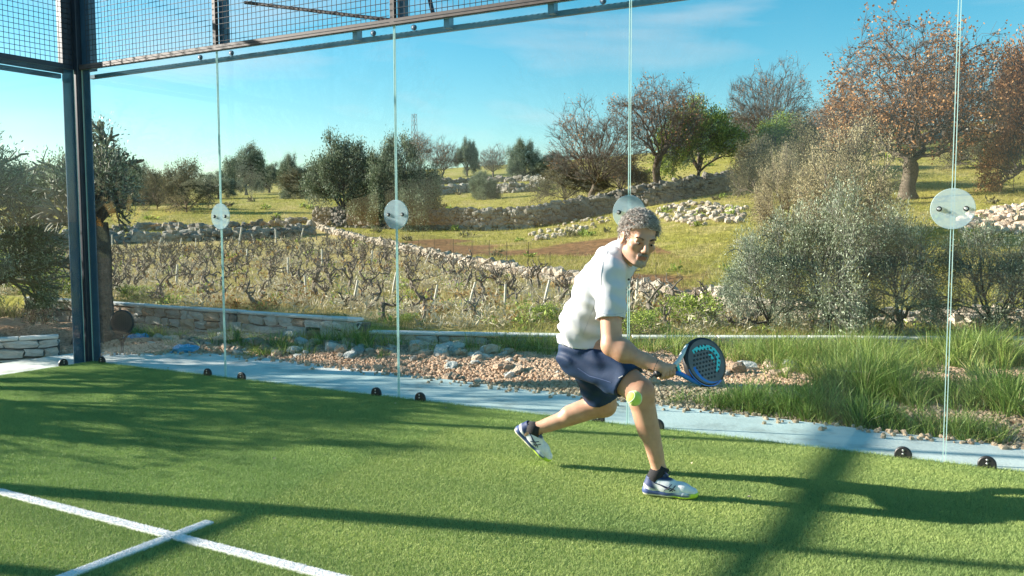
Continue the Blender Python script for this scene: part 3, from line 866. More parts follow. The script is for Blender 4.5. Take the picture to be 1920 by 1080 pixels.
# ================================================================== plants
def chain(p, d, L, r0, r1, k, wob, trop, rs):
    """wandering branch: k points"""
    pts = [np.array(p, float)]; d = np.array(d, float); d /= np.linalg.norm(d)
    for i in range(k - 1):
        d = d + rs.normal(0, wob, 3) + np.array([0, 0, trop]); d /= np.linalg.norm(d)
        pts.append(pts[-1] + d * L / (k - 1))
    return np.array(pts), np.linspace(r0, r1, k), d
def perp_dir(d, ang, rs):
    a = np.cross(d, rs.normal(size=3)); a /= np.linalg.norm(a) + 1e-9
    return d * math.cos(ang) + a * math.sin(ang)
def tree_skeleton(seed, H, r, trunk, levels, kids, spread=1.0, trop=.06, droop=0.0, ratio=.62, wob=.16, lean=(0, 0), minr=.006, limb_ang=(35, 65), limb=.52):
    """returns chains per level and tips; crown fills a dome of height H"""
    rs = np.random.default_rng(seed); ch = [[] for _ in range(levels + 1)]; tips = []
    def grow(p, d, L, r_, lv):
        k = 5 if lv < 2 else (4 if lv < levels else 3)
        P, Q, dd = chain(p, d, L, r_, r_ * (.62 if lv else .72), k, wob * (1.0 if lv else .5), trop * (1 if lv < 3 else .4) - droop * (lv >= 3), rs)
        if lv == 0: Q[0] *= 1.55
        ch[lv].append((P, Q))
        if lv == levels: tips.append((P[-1], dd)); tips.append((P[1], dd)); return
        n = kids[lv]
        for i in range(n):
            t = 1.0 if i == 0 else rs.uniform(.45 if lv else .75, 1.0)
            u = t * (k - 1); a = int(min(u, k - 2)); q = P[a] + (P[a + 1] - P[a]) * (u - a)
            if lv == 0:
                az = 2 * math.pi * i / n + rs.uniform(-.4, .4); an = R(rs.uniform(*limb_ang)) if i else R(12)
                nd = np.array([math.cos(az) * math.sin(an) * spread, math.sin(az) * math.sin(an) * spread, math.cos(an)])
            else: nd = perp_dir(dd, R(rs.uniform(18, 52)) if i else R(rs.uniform(4, 18)), rs)
            rad = max(minr, r_ * (.70 if i == 0 else .52) * (limb / .52 if lv == 0 else 1))
            grow(q, nd, L2[lv] * rs.uniform(.7, 1.15), rad, lv + 1)
    rem = H * (1 - trunk)
    tot = sum(ratio ** i for i in range(levels))
    L2 = [rem * 1.12 * ratio ** i / tot for i in range(levels)]
    grow((0, 0, -.05 * H * .2), (lean[0], lean[1], 1), H * trunk, r, 0)
    return ch, tips
m_bark = mat('bark', (.085, .062, .045), (.17, .13, .10), rough=.95, scale=9, bump=.7, bscale=25, bdist=.03, spec=.1)
m_twig = mat('twig', (.11, .085, .068), (.19, .15, .125), rough=.95, island=True, spec=.1)
m_barkd = mat('olive_bark', (.06, .052, .045), (.12, .105, .09), rough=.95, scale=8, bump=.8, bscale=22, bdist=.03, spec=.1)
m_otwig = mat('olive_twig', (.15, .14, .11), (.24, .225, .185), rough=.9, island=True)
m_brownleaf = mat('brown_leaf', (.24, .11, .05), (.60, .33, .16), rough=.8, island=True, c=(.42, .21, .09), trans=.3, spec=.15)
m_olive = mat('olive_leaf', (.075, .10, .045), (.56, .59, .44), rough=.42, island=True, c=(.21, .24, .13), trans=.15, spec=.35)
m_olivef = mat('far_olive_leaf', (.045, .068, .04), (.34, .37, .25), rough=.6, island=True, c=(.14, .175, .095), trans=.15, spec=.2)
m_greenleaf = mat('green_leaf', (.09, .13, .02), (.50, .55, .12), rough=.6, island=True, c=(.26, .33, .06), trans=.3, spec=.2)
m_beige = mat('beige_leaf', (.30, .235, .13), (.58, .49, .31), rough=.85, island=True, c=(.43, .35, .2), trans=.25, spec=.1)
m_dull = mat('dull_leaf', (.10, .085, .05), (.25, .21, .12), rough=.85, island=True, c=(.16, .145, .075), trans=.2, spec=.1)

def spread_tips(tips, per, sig, frac=1.0, rs=None, cf=.9):
    T = np.array([t[0] for t in tips]); Dm = np.array([t[1] for t in tips])
    if frac < 1:
        # leaves hang on in clumps
        sel = vnoise(T, cf, int(rs.integers(50))) < frac
        T, Dm = T[sel], Dm[sel]
    P = np.repeat(T, per, 0); Dd = np.repeat(Dm, per, 0)
    P = P + rng.normal(0, sig, P.shape)
    return P, Dd
def wood(ch, n0=7):
    out = []
    v1, f1 = fast_tubes([c for lv in ch[:2] for c in lv], n0); v2, f2 = (fast_tubes([c for lv in ch[2:] for c in lv], 3) if any(ch[2:]) else (np.zeros((0, 3)), np.zeros((0, 4), int)))
    return (v1, f1), (v2, f2)
def place(px, py, hpx, H0):
    """base on the ground at the pixel, scale so that the thing is hpx photo pixels tall"""
    p = hit(px, py); D = float((p - CAM) @ _F); return p, hpx * D / FPX / H0, D
TREE_ME = {}
def tree_proto(key, seed, H, r, trunk, levels, kids, leaf=None, per=0, sig=.3, ll=.2, lw=.12, frac=1.0, bark=None, twigm=None, up=.2, fit=True, cf=.9, **kw):
    rs = np.random.default_rng(seed + 999)
    ch, tips = tree_skeleton(seed, H, r, trunk, levels, kids, **kw)
    (v1, f1), (v2, f2) = wood(ch)
    T = np.array([t[0] for t in tips]); top = np.percentile(T[:, 2], 99); k = H / top if fit else 1.0
    sc = np.array([k, k, k])
    a = mesh_from('trunk', v1 * sc, f1, bark or m_bark, True)
    b = mesh_from('branches', v2 * sc, f2, twigm or m_twig) if len(v2) else None
    c = None
    if leaf:
        P, Dd = spread_tips([(t[0] * sc, t[1]) for t in tips], per, sig, frac, rs, cf)
        lv, lf = leaf_quads(P, ll, lw, up, Dd); c = mesh_from('crown', lv, lf, leaf)
    rad = np.hypot(T[:, 0], T[:, 1]) * k
    TREE_ME[key] = (a, b, c, H, 2 * np.percentile(rad, 93))
def tree(key, name, label, cat, px, py, hpx, rz=0.0, sx=1.0, group=None, dz=0.0, at=None):
    """sx > 5 means the crown's width in photo pixels"""
    a, b, c, H, Wd = TREE_ME[key]
    if at is None:
        p, s_, D = place(px, py, hpx, H)
        if sx > 5: sx = sx * D / FPX / (Wd * s_)
    else: p, s_ = np.array(at), hpx / H
    o = thing(name, label, cat, p - [0, 0, dz], rz, group); o.scale = (s_ * sx, s_ * sx, s_)
    obj('trunk', a, o)
    if b: obj('branches', b, o)
    if c: obj('crown', c, o)
    return o
# big oak keeping brown leaves
def dome_tree(key, seed, H, trunk, halfw, zlow, r, n, leaf, per, sig, ll, lw, frac, alpha=.5, lean=(0, 0), rmin=.006, twigs=3, tl=.35, nlimb=6):
    """bare spreading crown: branches grow towards points spread through a dome, thickness by the pipe rule"""
    rs_ = np.random.default_rng(seed)
    NM = n * 14 + 60; N = np.zeros((NM, 3)); par = -np.ones(NM, int); pl = np.zeros(NM); c = 0
    tz = H * trunk
    for k in range(6):
        t = k / 5; N[c] = (lean[0] * tz * t * t * 2 + .03 * H * math.sin(t * 5 + seed) * t, lean[1] * tz * t * 2 + .02 * H * math.sin(t * 4) * t, tz * t); par[c] = c - 1; c += 1
    top = N[c - 1].copy(); pl[:c] = 0
    d = rs_.normal(size=(n * 2, 3)); d /= np.linalg.norm(d, axis=1)[:, None]; u = rs_.uniform(0, 1, n * 2) ** (1 / 2.6)
    d *= u[:, None]; zc = zlow * H
    P = np.stack([d[:, 0] * halfw, d[:, 1] * halfw, np.where(d[:, 2] > 0, zc + d[:, 2] * (H - zc), zc + d[:, 2] * (zc * .55))], 1)
    lump = .78 + .38 * vnoise(d / (np.linalg.norm(d, axis=1)[:, None]), 2.6, seed)
    P = top * [1, 1, 0] + P * np.stack([lump, lump, np.where(d[:, 2] > 0, lump, 1)], 1)
    P = P[P[:, 2] > tz * .95][:n]
    # main limbs first
    order = np.argsort(np.linalg.norm(P - top, axis=1)); P = P[order]
    big = [P[int(len(P) * .72) + i_] for i_ in rs_.integers(0, int(len(P) * .26), nlimb)]
    seq = big + list(P)
    step = H * .045
    for p in seq:
        dd = np.linalg.norm(N[5:c] - p, axis=1); q = 5 + int(np.argmin(dd + alpha * pl[5:c] * (dd > 0)))
        L_ = np.linalg.norm(p - N[q]); k = max(1, int(math.ceil(L_ / step)))
        if c + k >= NM: break
        d0 = (N[q] - N[par[q]]) if par[q] >= 0 else np.array([0, 0, 1.0]); d0 = d0 / (np.linalg.norm(d0) + 1e-9)
        ctrl = N[q] + d0 * L_ * .38 + rs_.normal(0, .05 * L_, 3); last = q; a0 = N[q].copy()
        for m_ in range(1, k + 1):
            t = m_ / k; N[c] = (1 - t) ** 2 * a0 + 2 * t * (1 - t) * ctrl + t * t * p + rs_.normal(0, .012 * H * .3, 3) * (m_ < k)
            par[c] = last; pl[c] = pl[last] + L_ / k; last = c; c += 1
    kids_ = [[] for _ in range(c)]
    for k in range(1, c): kids_[par[k]].append(k)
    rad = np.zeros(c)
    for k in range(c - 1, -1, -1):
        rad[k] = rmin if not kids_[k] else sum(rad[q] ** 2.25 for q in kids_[k]) ** (1 / 2.25)
    sc = r / rad[0]; rad = np.maximum(rmin, rad * (sc if sc < 1 else 1 + (sc - 1) * (rad / rad[0])))
    rad[0] *= 1.5; rad[1] *= 1.15
    thick, thin = [], []; tips = []
    stack = [(0, None)]
    while stack:
        k, pr = stack.pop(); path = [k] if pr is None else [pr, k]
        while kids_[k]:
            ks = sorted(kids_[k], key=lambda q: -rad[q])
            for q in ks[1:]: stack.append((q, k))
            k = ks[0]; path.append(k)
        rr_ = rad[path].copy()
        if pr is not None: rr_[0] = min(rr_[0], rr_[1] * 1.15)
        (thick if rr_.max() > rmin * 4 else thin).append((N[path], rr_)); tips.append((N[k], N[k] - N[par[k]]))
        for q in path[::3]:
            if rad[q] < rmin * 3: tips.append((N[q], N[q] - N[max(par[q], 0)]))
    tw = []
    for p, dv in tips:
        dv = dv / (np.linalg.norm(dv) + 1e-9)
        for _ in range(twigs):
            e = perp_dir(dv, R(rs_.uniform(10, 55)), rs_); l_ = tl * rs_.uniform(.5, 1.3)
            b_ = p + e * l_ * .5 + rs_.normal(0, .04 * l_, 3); tw.append((np.array([p, b_, b_ + (e + [0, 0, .2]) * l_ * .5]), np.array([rmin, rmin * .8, rmin * .5])))
    v1, f1 = fast_tubes(thick, 7); v2, f2 = fast_tubes(thin + tw, 3)
    c_ = None
    if leaf:
        lt = [(q[0][-1], q[0][-1] - q[0][0]) for q in tw]
        Pl, Dl = spread_tips(lt, per, sig, frac, rs_); Dl = Dl / (np.linalg.norm(Dl, axis=1)[:, None] + 1e-9)
        lv, lf = leaf_quads(Pl, ll, lw, -.2, Dl); c_ = mesh_from('crown', lv, lf, leaf)
    TREE_ME[key] = (mesh_from('trunk', v1, f1, m_bark, True), mesh_from('branches', v2, f2, m_twig), c_, H, 2 * halfw * .97)
dome_tree('oak', 11, 10, .2, 5.0, .5, .36, 2300, m_brownleaf, 3, .13, .14, .11, .54, alpha=.42, rmin=.010, twigs=3, tl=.55, nlimb=7)
dome_tree('bare', 22, 8, .17, 4.1, .5, .27, 1500, m_brownleaf, 1, .08, .13, .10, .30, alpha=.75, rmin=.011, twigs=3, tl=.6, nlimb=8)
dome_tree('bare2', 31, 8, .28, 3.5, .66, .30, 1300, m_brownleaf, 1, .1, .14, .11, .42, alpha=.45, lean=(-.28, .1), rmin=.011, twigs=3, tl=.6, nlimb=6)
tree_proto('brown', 47, 8, .24, .12, 4, [8, 7, 6, 6], m_brownleaf, 16, .24, .15, .11, 1.0, spread=1.0, trop=.03, ratio=.68, minr=.010, limb_ang=(25, 80))
tree_proto('far_olive', 52, 5, .22, .18, 4, [7, 6, 5, 5], m_olivef, 30, .24, .16, .075, 1.0, spread=1.3, trop=.02, ratio=.66, wob=.22, bark=m_barkd, twigm=m_barkd, minr=.010, limb_ang=(20, 78))
tree_proto('far_olive2', 58, 5, .2, .08, 4, [8, 6, 5, 5], m_olivef, 28, .27, .16, .08, 1.0, spread=1.4, trop=.0, ratio=.64, wob=.25, bark=m_barkd, twigm=m_barkd, minr=.010, limb_ang=(20, 88))
tree_proto('green', 63, 5, .15, .14, 4, [7, 6, 6, 5], m_greenleaf, 14, .2, .15, .09, .9, spread=1.2, trop=.02, ratio=.66, minr=.010, limb_ang=(20, 80))
tree_proto('beige', 71, 3.4, .09, .10, 4, [9, 6, 6, 5], m_beige, 9, .10, .06, .042, 1.0, spread=1.2, trop=.03, ratio=.70, minr=.004, limb_ang=(12, 80))
tree_proto('scrub', 77, 3, .07, .08, 4, [9, 6, 6, 5], m_dull, 5, .14, .10, .06, .8, spread=1.3, trop=.03, ratio=.70, minr=.005, limb_ang=(12, 82))
tree_proto('olive', 83, 2.7, .06, .10, 4, [8, 6, 6, 5], m_olive, 10, .08, .078, .021, 1.0, spread=1.4, trop=.0, droop=.02, ratio=.70, wob=.24, bark=m_barkd, twigm=m_otwig, minr=.0025, limb_ang=(12, 85))

tree('oak', 'oak_tree', 'biggest spreading oak with rust brown leaves on the right slope', 'tree', 1702, 374, 332, 1.0, 370)
tree('bare', 'bare_tree', 'nearly leafless fan shaped tree left of the leaning tree', 'tree', 1110, 381, 182, .4, 185)
tree('bare2', 'bare_tree', 'leaning bare tree with brown tinged crown beside the green tree', 'tree', 1236, 352, 192, 2.1, 165)
tree('bare', 'bare_tree', 'grey leafless tree on the skyline left of the big oak', 'tree', 1440, 290, 168, 2.6, 160)
tree('brown', 'oak_tree', 'rust brown leafy tree cut by the right edge', 'tree', 1952, 362, 300, .3, 200)
tree('oak', 'oak_tree', 'brown oak low on the skyline behind the biggest oak', 'tree', 1590, 290, 120, 2.4, 150)
tree('bare2', 'bare_tree', 'dark bare tree behind the right of the biggest oak', 'tree', 1810, 300, 180, .9, 190)
tree('green', 'green_tree', 'bright green tree between the leaning tree and the beige shrub', 'tree', 1308, 338, 140, 0, 150)
tree('green', 'green_tree', 'small yellow green tree below the skyline bare tree', 'tree', 1470, 320, 95, 2.0, 110)
tree('far_olive', 'olive_tree', 'big round olive tree left of the second glass joint', 'tree', 648, 426, 152, .2, 150)
tree('far_olive2', 'olive_tree', 'big dark olive tree behind the second glass joint', 'tree', 755, 430, 158, 1.3, 140)
tree('far_olive', 'olive_tree', 'wide crowned tree rising above the far left tree line', 'tree', 462, 366, 84, 1.9, 80)
tree('far_olive2', 'olive_tree', 'small far olive tree between wide crowned tree and big olive', 'tree', 545, 372, 74, .7, 60)
tree('far_olive', 'olive_tree', 'pale far olive tree just right of the wide crowned tree', 'tree', 505, 362, 50, 3.0, 60)
tree('far_olive2', 'olive_tree', 'low far olive tree left of the first glass joint', 'tree', 260, 385, 72, 1.0, 100)
tree('scrub', 'leafless_bush', 'greyish leafless bush just left of the first glass joint', 'bush', 350, 398, 92, .4, 100)
tree('scrub', 'leafless_bush', 'smaller grey bush left of the leafless bush', 'bush', 295, 392, 70, 2.4, 80)
tree('far_olive', 'olive_tree', 'dark far tree against the sky right of the pylon', 'tree', 876, 330, 62, .5, 42)
tree('far_olive2', 'olive_tree', 'dark rounded evergreen left of the fan shaped tree', 'tree', 985, 335, 66, 2.2, 66)
tree('bare', 'bare_tree', 'small bare tree on the skyline between pylon and dark far tree', 'tree', 830, 335, 74, 1.1, 60)
tree('bare2', 'bare_tree', 'thin bare tree sprouting above the big dark olive tree', 'tree', 795, 335, 82, 1.6, 55)
tree('bare', 'bare_tree', 'small bare tree left of the dark rounded evergreen', 'tree', 925, 335, 62, 2.9, 55)
tree('far_olive2', 'olive_tree', 'low olive bush in the field behind the stone walls', 'tree', 905, 374, 48, .8, 60)
tree('scrub', 'leafless_bush', 'brown thicket at the foot of the fan shaped bare tree', 'bush', 1060, 378, 75, .9, 120)
tree('scrub', 'leafless_bush', 'brown thicket between bare tree and leaning tree', 'bush', 1165, 362, 60, 1.9, 110)
tree('scrub', 'leafless_bush', 'brown thicket behind the beige shrub', 'bush', 1520, 345, 120, 2.2, 150)
tree('scrub', 'leafless_bush', 'brown thicket at the left of the beige shrub', 'bush', 1420, 372, 110, .2, 110)
tree('scrub', 'leafless_bush', 'dark twiggy bush on the lit slope right of the biggest oak', 'bush', 1840, 318, 70, .5, 130)
tree('beige', 'beige_shrub', 'tall beige dry flowering shrub in front of the biggest oak', 'shrub', 1590, 455, 215, .3, 210)
tree('beige', 'beige_shrub', 'smaller beige dry shrub at the left of the tall one', 'shrub', 1475, 440, 150, 1.9, 130)
for k, (px, py, h, rz, sx) in enumerate(((1555, 628, 265, .2, 250), (1440, 624, 205, 1.4, 190), (1680, 630, 225, 2.5, 210), (1860, 632, 200, 4.0, 230))):
    tree('olive', 'olive_bush', ['silvery young olive with visible branches behind the tall grass', 'silvery olive bush just right of the racket, left of the branchy one',
         'silvery olive bush under the big rightmost joint disc', 'silvery olive bush at the right edge below the rubble heap'][k], 'olive bush', px, py, h, rz, sx, 'young olives behind the low wall')
# far tree line, left and skyline
LB = [(20, 385, 70), (90, 384, 60), (165, 383, 66), (215, 380, 55), (410, 372, 45), (585, 370, 60), (700, 350, 52), (1030, 332, 40), (1330, 285, 50), (1380, 285, 60), (1660, 262, 40), (1900, 240, 60)]
LW = ['at the far left edge', 'right of the far left edge', 'left of the corner post', 'just right of the corner post', 'behind the first glass joint', 'left of the big round olive tree', 'above the big round olive tree',
      'at the foot of the fan shaped tree', 'above the green tree', 'right of the green tree', 'behind the biggest oak', 'at the right edge']
for k, (px, py, h) in enumerate(LB):
    tree(['far_olive2', 'far_olive', 'scrub'][k % 3], 'distant_tree', 'hazy distant tree on the skyline ' + LW[k], 'tree', px, py, h, k * 1.1, 1.2, 'trees of the skyline')

# olive with thick trunk behind the corner post, and the row of olives along the left side that shades the court
OK_ = dict(trop=.02, droop=.015, ratio=.62, wob=.24, bark=m_barkd, twigm=m_otwig, minr=.0025)
tree_proto('corner_olive', 95, 2.9, .29, .56, 4, [7, 6, 5, 5], m_olive, 6, .06, .06, .016, .52, spread=.8, limb=.30, limb_ang=(15, 55), trop=.06, **{k: q for k, q in OK_.items() if k not in ('trop', 'droop')})
tree_proto('side_olive', 97, 2.8, .12, .3, 4, [9, 7, 6, 5], m_olive, 9, .075, .066, .017, .66, spread=1.15, limb_ang=(20, 82), **OK_)
tree_proto('thin_olive', 99, 3.2, .10, .36, 4, [7, 5, 5, 4], m_olive, 24, .07, .075, .026, .43, cf=2.6, spread=1.35, limb_ang=(25, 80), **OK_)
pt = onz(184, 652, ZF)
tree('corner_olive', 'olive_tree', 'olive tree with thick dark trunk right behind the corner post', 'olive tree', 0, 0, 2.7, .9, .8, at=pt)
tree('side_olive', 'olive_tree', 'olive crown seen through the side glass at the left edge', 'olive tree', 0, 0, 2.75, 2.9, .8, at=ground(-3.9, 1.0))
tree('side_olive', 'olive_tree', 'olive tree outside the left frame, shading the low wall', 'olive tree', 0, 0, 2.7, .9, .8, at=ground(-5.3, 1.2))
tree('side_olive', 'olive_tree', 'olive tree outside the left frame, shading the slab', 'olive tree', 0, 0, 2.0, 4.4, .6, at=ground(-2.6, -.2))
tree('thin_olive', 'olive_tree', 'thin olive tree outside the left frame, dappling the turf', 'olive tree', 0, 0, 3.1, 2.2, 1.0, at=ground(-3.0, -2.6))

# tall bare trees behind the camera: they show only as faint mirror images in the glass
for px, D_, hh, lb in ((1160, 44, 13.0, 'tall bare tree behind the camera, mirrored faintly in the upper glass'), (640, 52, 13.5, 'tall bare tree behind the camera, mirrored in the glass by the second joint')):
    q = atd(px, 421, D_); tree('bare', 'bare_tree', lb, 'tree', 0, 0, hh, D_, 1.0, at=ground(q[0], -q[1]))
# pylon on the skyline
m_pyl = mat('pylon_steel', (.20, .25, .28), rough=.6)
pb = hit(778, 335); s_ = float((pb - CAM) @ _F) / FPX
py_ = thing('lattice_pylon', 'lattice power pylon on the skyline', 'pylon', pb)
H = 120 * s_; s = MB(); bw = 6 * s_; tw = 3 * s_
for sx in (-1, 1):
    for sy in (-1, 1): s.tube([(sx * bw, sy * bw, 0), (sx * tw, sy * tw, H)], .5 * s_, 4)
for k in range(10):
    z0, z1 = H * k / 10, H * (k + 1) / 10; w0 = bw + (tw - bw) * k / 10; w1 = bw + (tw - bw) * (k + 1) / 10
    for sy in (-1, 1):
        s.tube([(-w0, sy * w0, z0), (w1, sy * w1, z1)], .28 * s_, 3); s.tube([(w0, sy * w0, z0), (-w1, sy * w1, z1)], .28 * s_, 3)
s.build('tower', m_pyl, py_)
for z, l in ((.99, 8), (.9, 9), (.83, 8)):
    MB().tube([(-l * s_, l * .4 * s_, H * z), (l * s_, -l * .4 * s_, H * z)], .5 * s_, 4).build('crossarm', m_pyl, py_)

# ------------------------------------------------------------------ vineyard
m_vine = mat('vine_wood', (.09, .072, .058), (.25, .205, .165), rough=.95, scale=14, bump=.7, bscale=40, spec=.1)
def vine_mesh(seed):
    rs = np.random.default_rng(seed); s = MB()
    h = rs.uniform(.28, .45)
    P, Q, d = chain((0, 0, -.05), (rs.normal(0, .35), rs.normal(0, .35), 1), h + .05, .050, .036, 6, .42, .12, rs)
    s.tube(P, Q * (1 + rs.normal(0, .12, 6)), 6)
    for k in range(rs.integers(2, 5)):
        az = rs.uniform(0, 6.28); P2, Q2, d2 = chain(P[-1 - (k > 2)], (math.cos(az) * .95, math.sin(az) * .95, .55), rs.uniform(.28, .5), .028, .015, 6, .55, .14, rs)
        s.tube(P2, Q2, 5)
        for j in range(rs.integers(2, 5)):
            i = rs.integers(2, 6); az = rs.uniform(0, 6.28)
            P3, Q3, _ = chain(P2[i], (math.cos(az) * .6, math.sin(az) * .6, .8), rs.uniform(.1, .3), .012, .005, 4, .4, .05, rs); s.tube(P3, Q3, 4)
    return mesh_from('grapevine', np.concatenate(s.v), s.f, m_vine, True)
VM = [vine_mesh(600 + k) for k in range(12)]
vd = np.array([.80, .60]); vd /= np.linalg.norm(vd); vn = np.array([-vd[1], vd[0]])
cand = []
for a in np.arange(-70, 70, .75):
    for b in np.arange(-20, 70, 1.0):
        q = np.array([2.0, 5.0]) + vd * (a + rng.normal(0, .16)) + vn * (b + rng.normal(0, .14))
        th, r = polar(*q)
        if abs(th) < .62 and r < 44 and wall_side(*q) > .45: cand.append((r, q[0], q[1]))
cand = [c for c in cand if pt_poly(np.array([c[1]]), np.array([c[2]]), VINE_POLY)[0]]
cand.sort(); 
near = cand[:300]
for k, (r, x, y) in enumerate(near):
    sc = rng.uniform(.5, .82)
    o = obj('grapevine', VM[int(rng.integers(12))], None, ground(x, y), (0, 0, rng.uniform(0, 6.28)), (sc, sc, sc * rng.uniform(.85, 1.15)))
    tag(o, 'gnarled leafless bush vine standing in the vineyard', 'grapevine', 'vines of the vineyard')
if len(cand) > 300:
    s = MB(); bv = [np.array([v.co[:] for v in m_.vertices]) for m_ in VM]; bfc = [[tuple(p.vertices) for p in m_.polygons] for m_ in VM]
    for (r, x, y) in cand[300:1300]:
        k = int(rng.integers(12)); a = rng.uniform(0, 6.28); M = np.array([[math.cos(a), -math.sin(a), 0], [math.sin(a), math.cos(a), 0], [0, 0, 1]])
        s.add(bv[k] @ M.T * .7 + ground(x, y), bfc[k])
    tag(s.build('far_grapevines', m_vine), 'far rows of leafless vines at the end of the vineyard', 'vines', None, 'stuff')
# pale stakes
m_stake = mat('stake', (.50, .44, .36), (.66, .60, .52), rough=.85, scale=10)
SK = [(211, 466, 24, 0), (297, 470, 22, .25), (337, 468, 20, .2), (367, 465, 17, .05), (448, 460, 30, .18), (478, 458, 18, -.3), (518, 455, 24, -.05), (563, 450, 20, .3), (604, 500, 30, 0),
      (662, 574, 44, .2), (697, 500, 28, .05), (735, 555, 40, .2), (812, 578, 40, .2), (878, 575, 42, .3), (946, 577, 40, .05), (1017, 580, 50, .25), (796, 495, 22, .5), (540, 520, 34, .02), (1192, 570, 44, .06),
      (463, 500, 30, .04), (575, 560, 40, -.06), (330, 540, 40, .1)]
ORD = 'first second third fourth fifth sixth seventh eighth ninth tenth eleventh twelfth thirteenth fourteenth fifteenth sixteenth seventeenth eighteenth nineteenth twentieth twenty-first twenty-second'.split()
SKO = sorted(SK)
for k, (px, py, h, ln) in enumerate(SKO):
    p, s2, D = place(px, py, h * 1.1, 1.0)
    o = MB().tube([(0, 0, -.05 / s2), (ln * .5 * _R[0], ln * .5 * _R[1], .5), (ln * _R[0], ln * _R[1], 1.0)], [.052, .05, .046], 6).build('vineyard_stake', m_stake, loc=p, scale=s2)
    tag(o, 'pale wooden vineyard stake, %s counted from the left' % ORD[SKO.index((px, py, h, ln))], 'stake', 'stakes in the vineyard')
# thin iron fence posts along the diagonal wall
m_iron = mat('iron', (.04, .035, .03), rough=.8)
for k, (px, py, h) in enumerate(sorted(((755, 470, 30), (785, 480, 34), (815, 482, 36), (850, 496, 48), (885, 500, 50), (917, 506, 56), (950, 514, 62), (990, 520, 66), (1031, 530, 58), (1229, 556, 62), (1317, 570, 52), (700, 462, 26), (1140, 540, 56)))):
    p, s2, D = place(px, py, h, 1.0)
    tag(MB().tube([(0, 0, -.1), (.01, 0, 1.0)], [.011, .009], 5).build('fence_post', m_iron, loc=p, scale=s2), 'thin iron post along the diagonal rubble wall, %s from the left' % ORD[k], 'fence post', 'iron posts along the rubble wall')

# ------------------------------------------------------------------ grass
m_grass = mat('tall_grass', (.06, .11, .02), (.52, .58, .17), rough=.45, island=True, c=(.19, .28, .05), trans=.35, spec=.3)
m_dry = mat('dry_grass', (.28, .235, .08), (.62, .51, .26), rough=.8, island=True, c=(.44, .365, .15), trans=.3, spec=.15)
m_field = mat('field_grass', (.15, .155, .022), (.52, .45, .13), rough=.7, island=True, c=(.32, .30, .06), trans=.35, spec=.15)
def tuft_blades(P, per, sig, H, W, **k):
    Q = np.repeat(P, per, 0).copy(); Q[:, :2] += rng.normal(0, sig, (len(Q), 2)); return blades(Q, H, W, **k)
# tall grass in front of and behind the low walls
def clump(name, label, px, py, wid, dep, hgt, n, wd=.007):
    """tufts that fan out from their own centres, green with some straw"""
    p = onz(px, py, ZF + .05); nt_ = max(6, n // 38)
    q = np.stack([rng.normal(0, wid, nt_), rng.normal(0, dep, nt_)], 1)
    th_ = hgt * rng.uniform(.35, 1.05, nt_) * (1.05 - .5 * np.clip(np.abs(q[:, 0]) / (2 * wid), 0, 1))
    k = rng.integers(nt_, size=n); a = rng.uniform(0, 6.283, n); r = np.abs(rng.normal(0, .045, n))
    x = p[0] + q[k, 0] + r * np.cos(a); y = p[1] + q[k, 1] + r * np.sin(a)
    dirs = np.stack([np.cos(a), np.sin(a), np.zeros(n)], 1) + rng.normal(0, .5, (n, 3)) * [1, 1, 0]
    okk = (y > slab_edge(x) - .04) & (wall_side(x, y) < -.01)
    P = np.stack([x, y, zheap(x, y) - .01], 1)[okk]; hh = th_[k][okk]; dr = dirs[okk]; ww = wd * rng.uniform(.5, 1.3, len(hh))
    dry = rng.random(len(hh)) < .16
    o = None
    for sel, m_, nm in ((~dry, m_grass, name), (dry, m_dry, 'dry_stems')):
        v, f = blades(P[sel], hh[sel] * (1 if m_ is m_grass else .85), ww[sel], lean=.22, bend=.85, segs=4, dirs=dr[sel])
        c = obj(nm, mesh_from(nm, v, f, m_), o)
        if o is None: o = tag(c, label, 'grass', None, 'stuff')
        else: c['kind'] = 'stuff'
clump('tall_grass', 'tall green grass along the foot of the shaded wall', 470, 655, .42, .16, .30, 1500)
clump('tall_grass', 'dark grass at the left end of the shaded wall', 290, 640, .45, .14, .25, 900)
clump('tall_grass', 'sunlit grass where the wall steps down', 655, 655, .45, .18, .34, 1900)
clump('tall_grass', 'sunlit grass clump in front of the lower wall left of the player', 965, 662, .42, .22, .34, 1900)
clump('tall_grass', 'grass behind the player at the foot of the wall', 1110, 662, .4, .2, .3, 1500)
clump('tall_grass', 'low grass between wall and gravel left of the player', 820, 652, .4, .1, .16, 700)
clump('tall_grass', 'grass to the right of the player behind the racket', 1270, 668, .4, .25, .32, 1800)
clump('tall_grass', 'high grass bank behind the racket head', 1450, 685, .32, .26, .36, 3600)
clump('tall_grass', 'high dense grass in front of the olives', 1585, 690, .40, .40, .42, 7500)
clump('tall_grass', 'high grass beneath the rightmost joint disc', 1640, 750, .30, .26, .40, 5600)
clump('tall_grass', 'broad bladed grass at the right edge', 1830, 685, .36, .30, .44, 6500, .010)
clump('tall_grass', 'grass spilling over the slab edge in front of the olives', 1500, 768, .30, .14, .28, 2600)
clump('tall_grass', 'grass at the lower right edge behind the glass', 1880, 775, .20, .24, .42, 4200, .010)
clump('tall_grass', 'grass edge along the slab right of the racket', 1400, 765, .22, .10, .26, 1500)
clump('tall_grass', 'grass overhanging the slab below the olives', 1600, 790, .20, .12, .30, 1700)
clump('tall_grass', 'grass tuft at the slab under the rightmost joint', 1775, 812, .20, .08, .24, 1500)
clump('tall_grass', 'dark grass seen through the side glass at the left edge', 40, 600, .5, .2, .35, 900)
